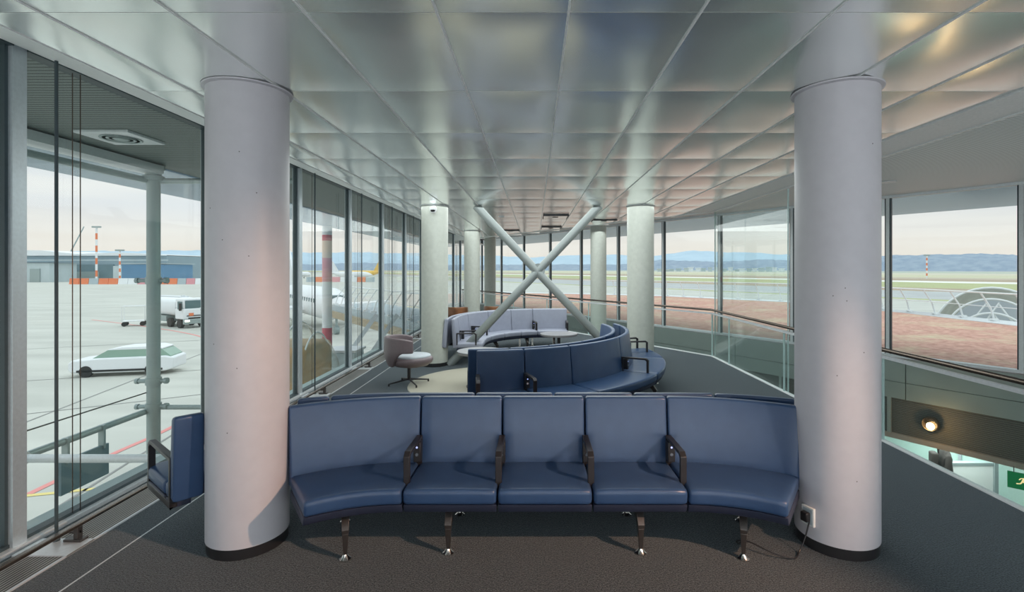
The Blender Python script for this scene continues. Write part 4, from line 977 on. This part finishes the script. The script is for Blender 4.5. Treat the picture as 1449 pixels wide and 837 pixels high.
# hills
def hills(name, R0, depth, pts, m, rough, label):
    """ridge through (azimuth px, elevation px) at radius R0"""
    n = 160; xa, xb = pts[0][0], pts[-1][0]; top = []; vs = []
    for i in range(n + 1):
        a = xa + (xb - xa) * i / n
        for (p, q_) in zip(pts, pts[1:]):
            if p[0] <= a <= q_[0]: u = (a - p[0]) / (q_[0] - p[0]); u = u * u * (3 - 2 * u); h = p[1] + (q_[1] - p[1]) * u; break
        h += rough * (math.sin(i * 1.7) + math.sin(i * .63 + 2) + .7 * math.sin(i * 3.1 + 1) + random.uniform(-.5, .5)) / 3
        az = math.atan2((a), 707); c, s = math.cos(az), math.sin(az)
        H = CAMZ + h / 707 * R0 * c - GZ
        for rr, zz in ((R0, 0), (R0 + depth * .35, H * .62), (R0 + depth, H * (1 + depth / R0)), (R0 + depth * 1.5, 0)): vs.append((rr * s, rr * c, zz))
    fs = [(4 * i + j, 4 * i + 4 + j, 4 * i + 5 + j, 4 * i + 1 + j) for i in range(n) for j in range(3)]
    o = MB().add(vs, fs).build(name, m, loc=(0, 0, GZ), smooth=80); o['kind'] = 'structure'; return o
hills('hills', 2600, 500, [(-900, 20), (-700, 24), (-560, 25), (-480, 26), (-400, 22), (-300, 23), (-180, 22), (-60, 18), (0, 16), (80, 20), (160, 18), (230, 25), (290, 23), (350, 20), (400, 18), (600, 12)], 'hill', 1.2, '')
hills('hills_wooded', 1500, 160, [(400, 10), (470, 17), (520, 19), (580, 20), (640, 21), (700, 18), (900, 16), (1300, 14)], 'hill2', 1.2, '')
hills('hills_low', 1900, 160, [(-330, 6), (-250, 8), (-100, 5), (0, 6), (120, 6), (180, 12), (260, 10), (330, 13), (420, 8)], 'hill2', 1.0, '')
# painted lines on the apron
def gline(name, pts, w, m, lab, cat='line'):
    q_ = smoothpts([(p[0], p[1], 0) for p in pts], 8); vs = []
    for i, p in enumerate(q_):
        d = (q_[min(i + 1, len(q_) - 1)] - q_[max(0, i - 1)]).normalized(); nn = Vector((-d.y, d.x, 0)) * w / 2; vs += [p + nn, p - nn]
    b = MB().add(vs, [(2 * i, 2 * i + 1, 2 * i + 3, 2 * i + 2) for i in range(len(q_) - 1)]).build(name, m, loc=(0, 0, GZ + .012)); b['kind'] = 'structure'
gline('painted_line', [(-14.2, 14), (-14.4, 17), (-14.5, 20), (-15.5, 26), (-22, 36), (-30, 45.5), (-40, 53), (-55, 62)], .22, 'line_red', '')
gline('painted_line', [(-20, 12.6), (-14.2, 13.9), (-10, 15.2)], .18, 'line_yel', ''); gline('painted_line', [(-60, 90), (-30, 84), (0, 80)], .8, 'line_yel', '')
for p in ([(-30, 17), (-17, 25), (-8, 32)], [(-19, 12), (-30, 60), (-34, 80)], [(-60, 30), (-30, 44), (-14, 52)], [(-50, 20), (-24, 30), (-9, 36)], [(-12, 10), (-16, 30), (-24, 70)]): gline('tar_joint', p, .09, 'line_dark', '')
# fabric dome beyond the fence, right window
dm = thing('vaulted_canopy', 'grey fabric vaulted canopy with white arches beyond the roof fence on the right', 'canopy', (26.2, 28.6, -2.35), R(-44))
dm.scale = (.93, .93, .98)
b = MB(); nu, nv = 20, 10; vs = []
for i in range(nu + 1):
    a = math.pi * i / nu
    for j in range(nv + 1):
        v = j / nv; s = 1 - .55 * v ** 2.2; vs.append((math.cos(a) * 2.9 * s, v * 5.5, math.sin(a) * 3.1 * s + .25 * v))
b.add(vs, [(i * (nv + 1) + j, (i + 1) * (nv + 1) + j, (i + 1) * (nv + 1) + j + 1, i * (nv + 1) + j + 1) for i in range(nu) for j in range(nv)])
b.build('fabric_vault', 'tent', dm, smooth=80)
for (rx, rz, yy) in ((2.95, 3.15, -.02), (2.3, 2.5, -.35), (1.7, 1.7, -.6)):
    MB().tube([(math.cos(math.pi * i / 24) * rx, yy, math.sin(math.pi * i / 24) * rz) for i in range(25)], .06, 8).build('arch', 'fence', dm)
for x0_, x1_, z1_ in ((-1.6, -.3, 2.2), (1.6, .3, 2.2), (-.9, .3, 2.3), (.9, -.3, 2.3)):
    MB().tube([(x0_, -.6, .1), (x1_, -.35, z1_)], .05, 6).build('strut', 'fence', dm)
MB().add([(math.cos(math.pi * i / 24) * 2.2, .3, math.sin(math.pi * i / 24) * 2.4) for i in range(25)], [tuple(range(25))]).build('end_screen', 'pad', dm)
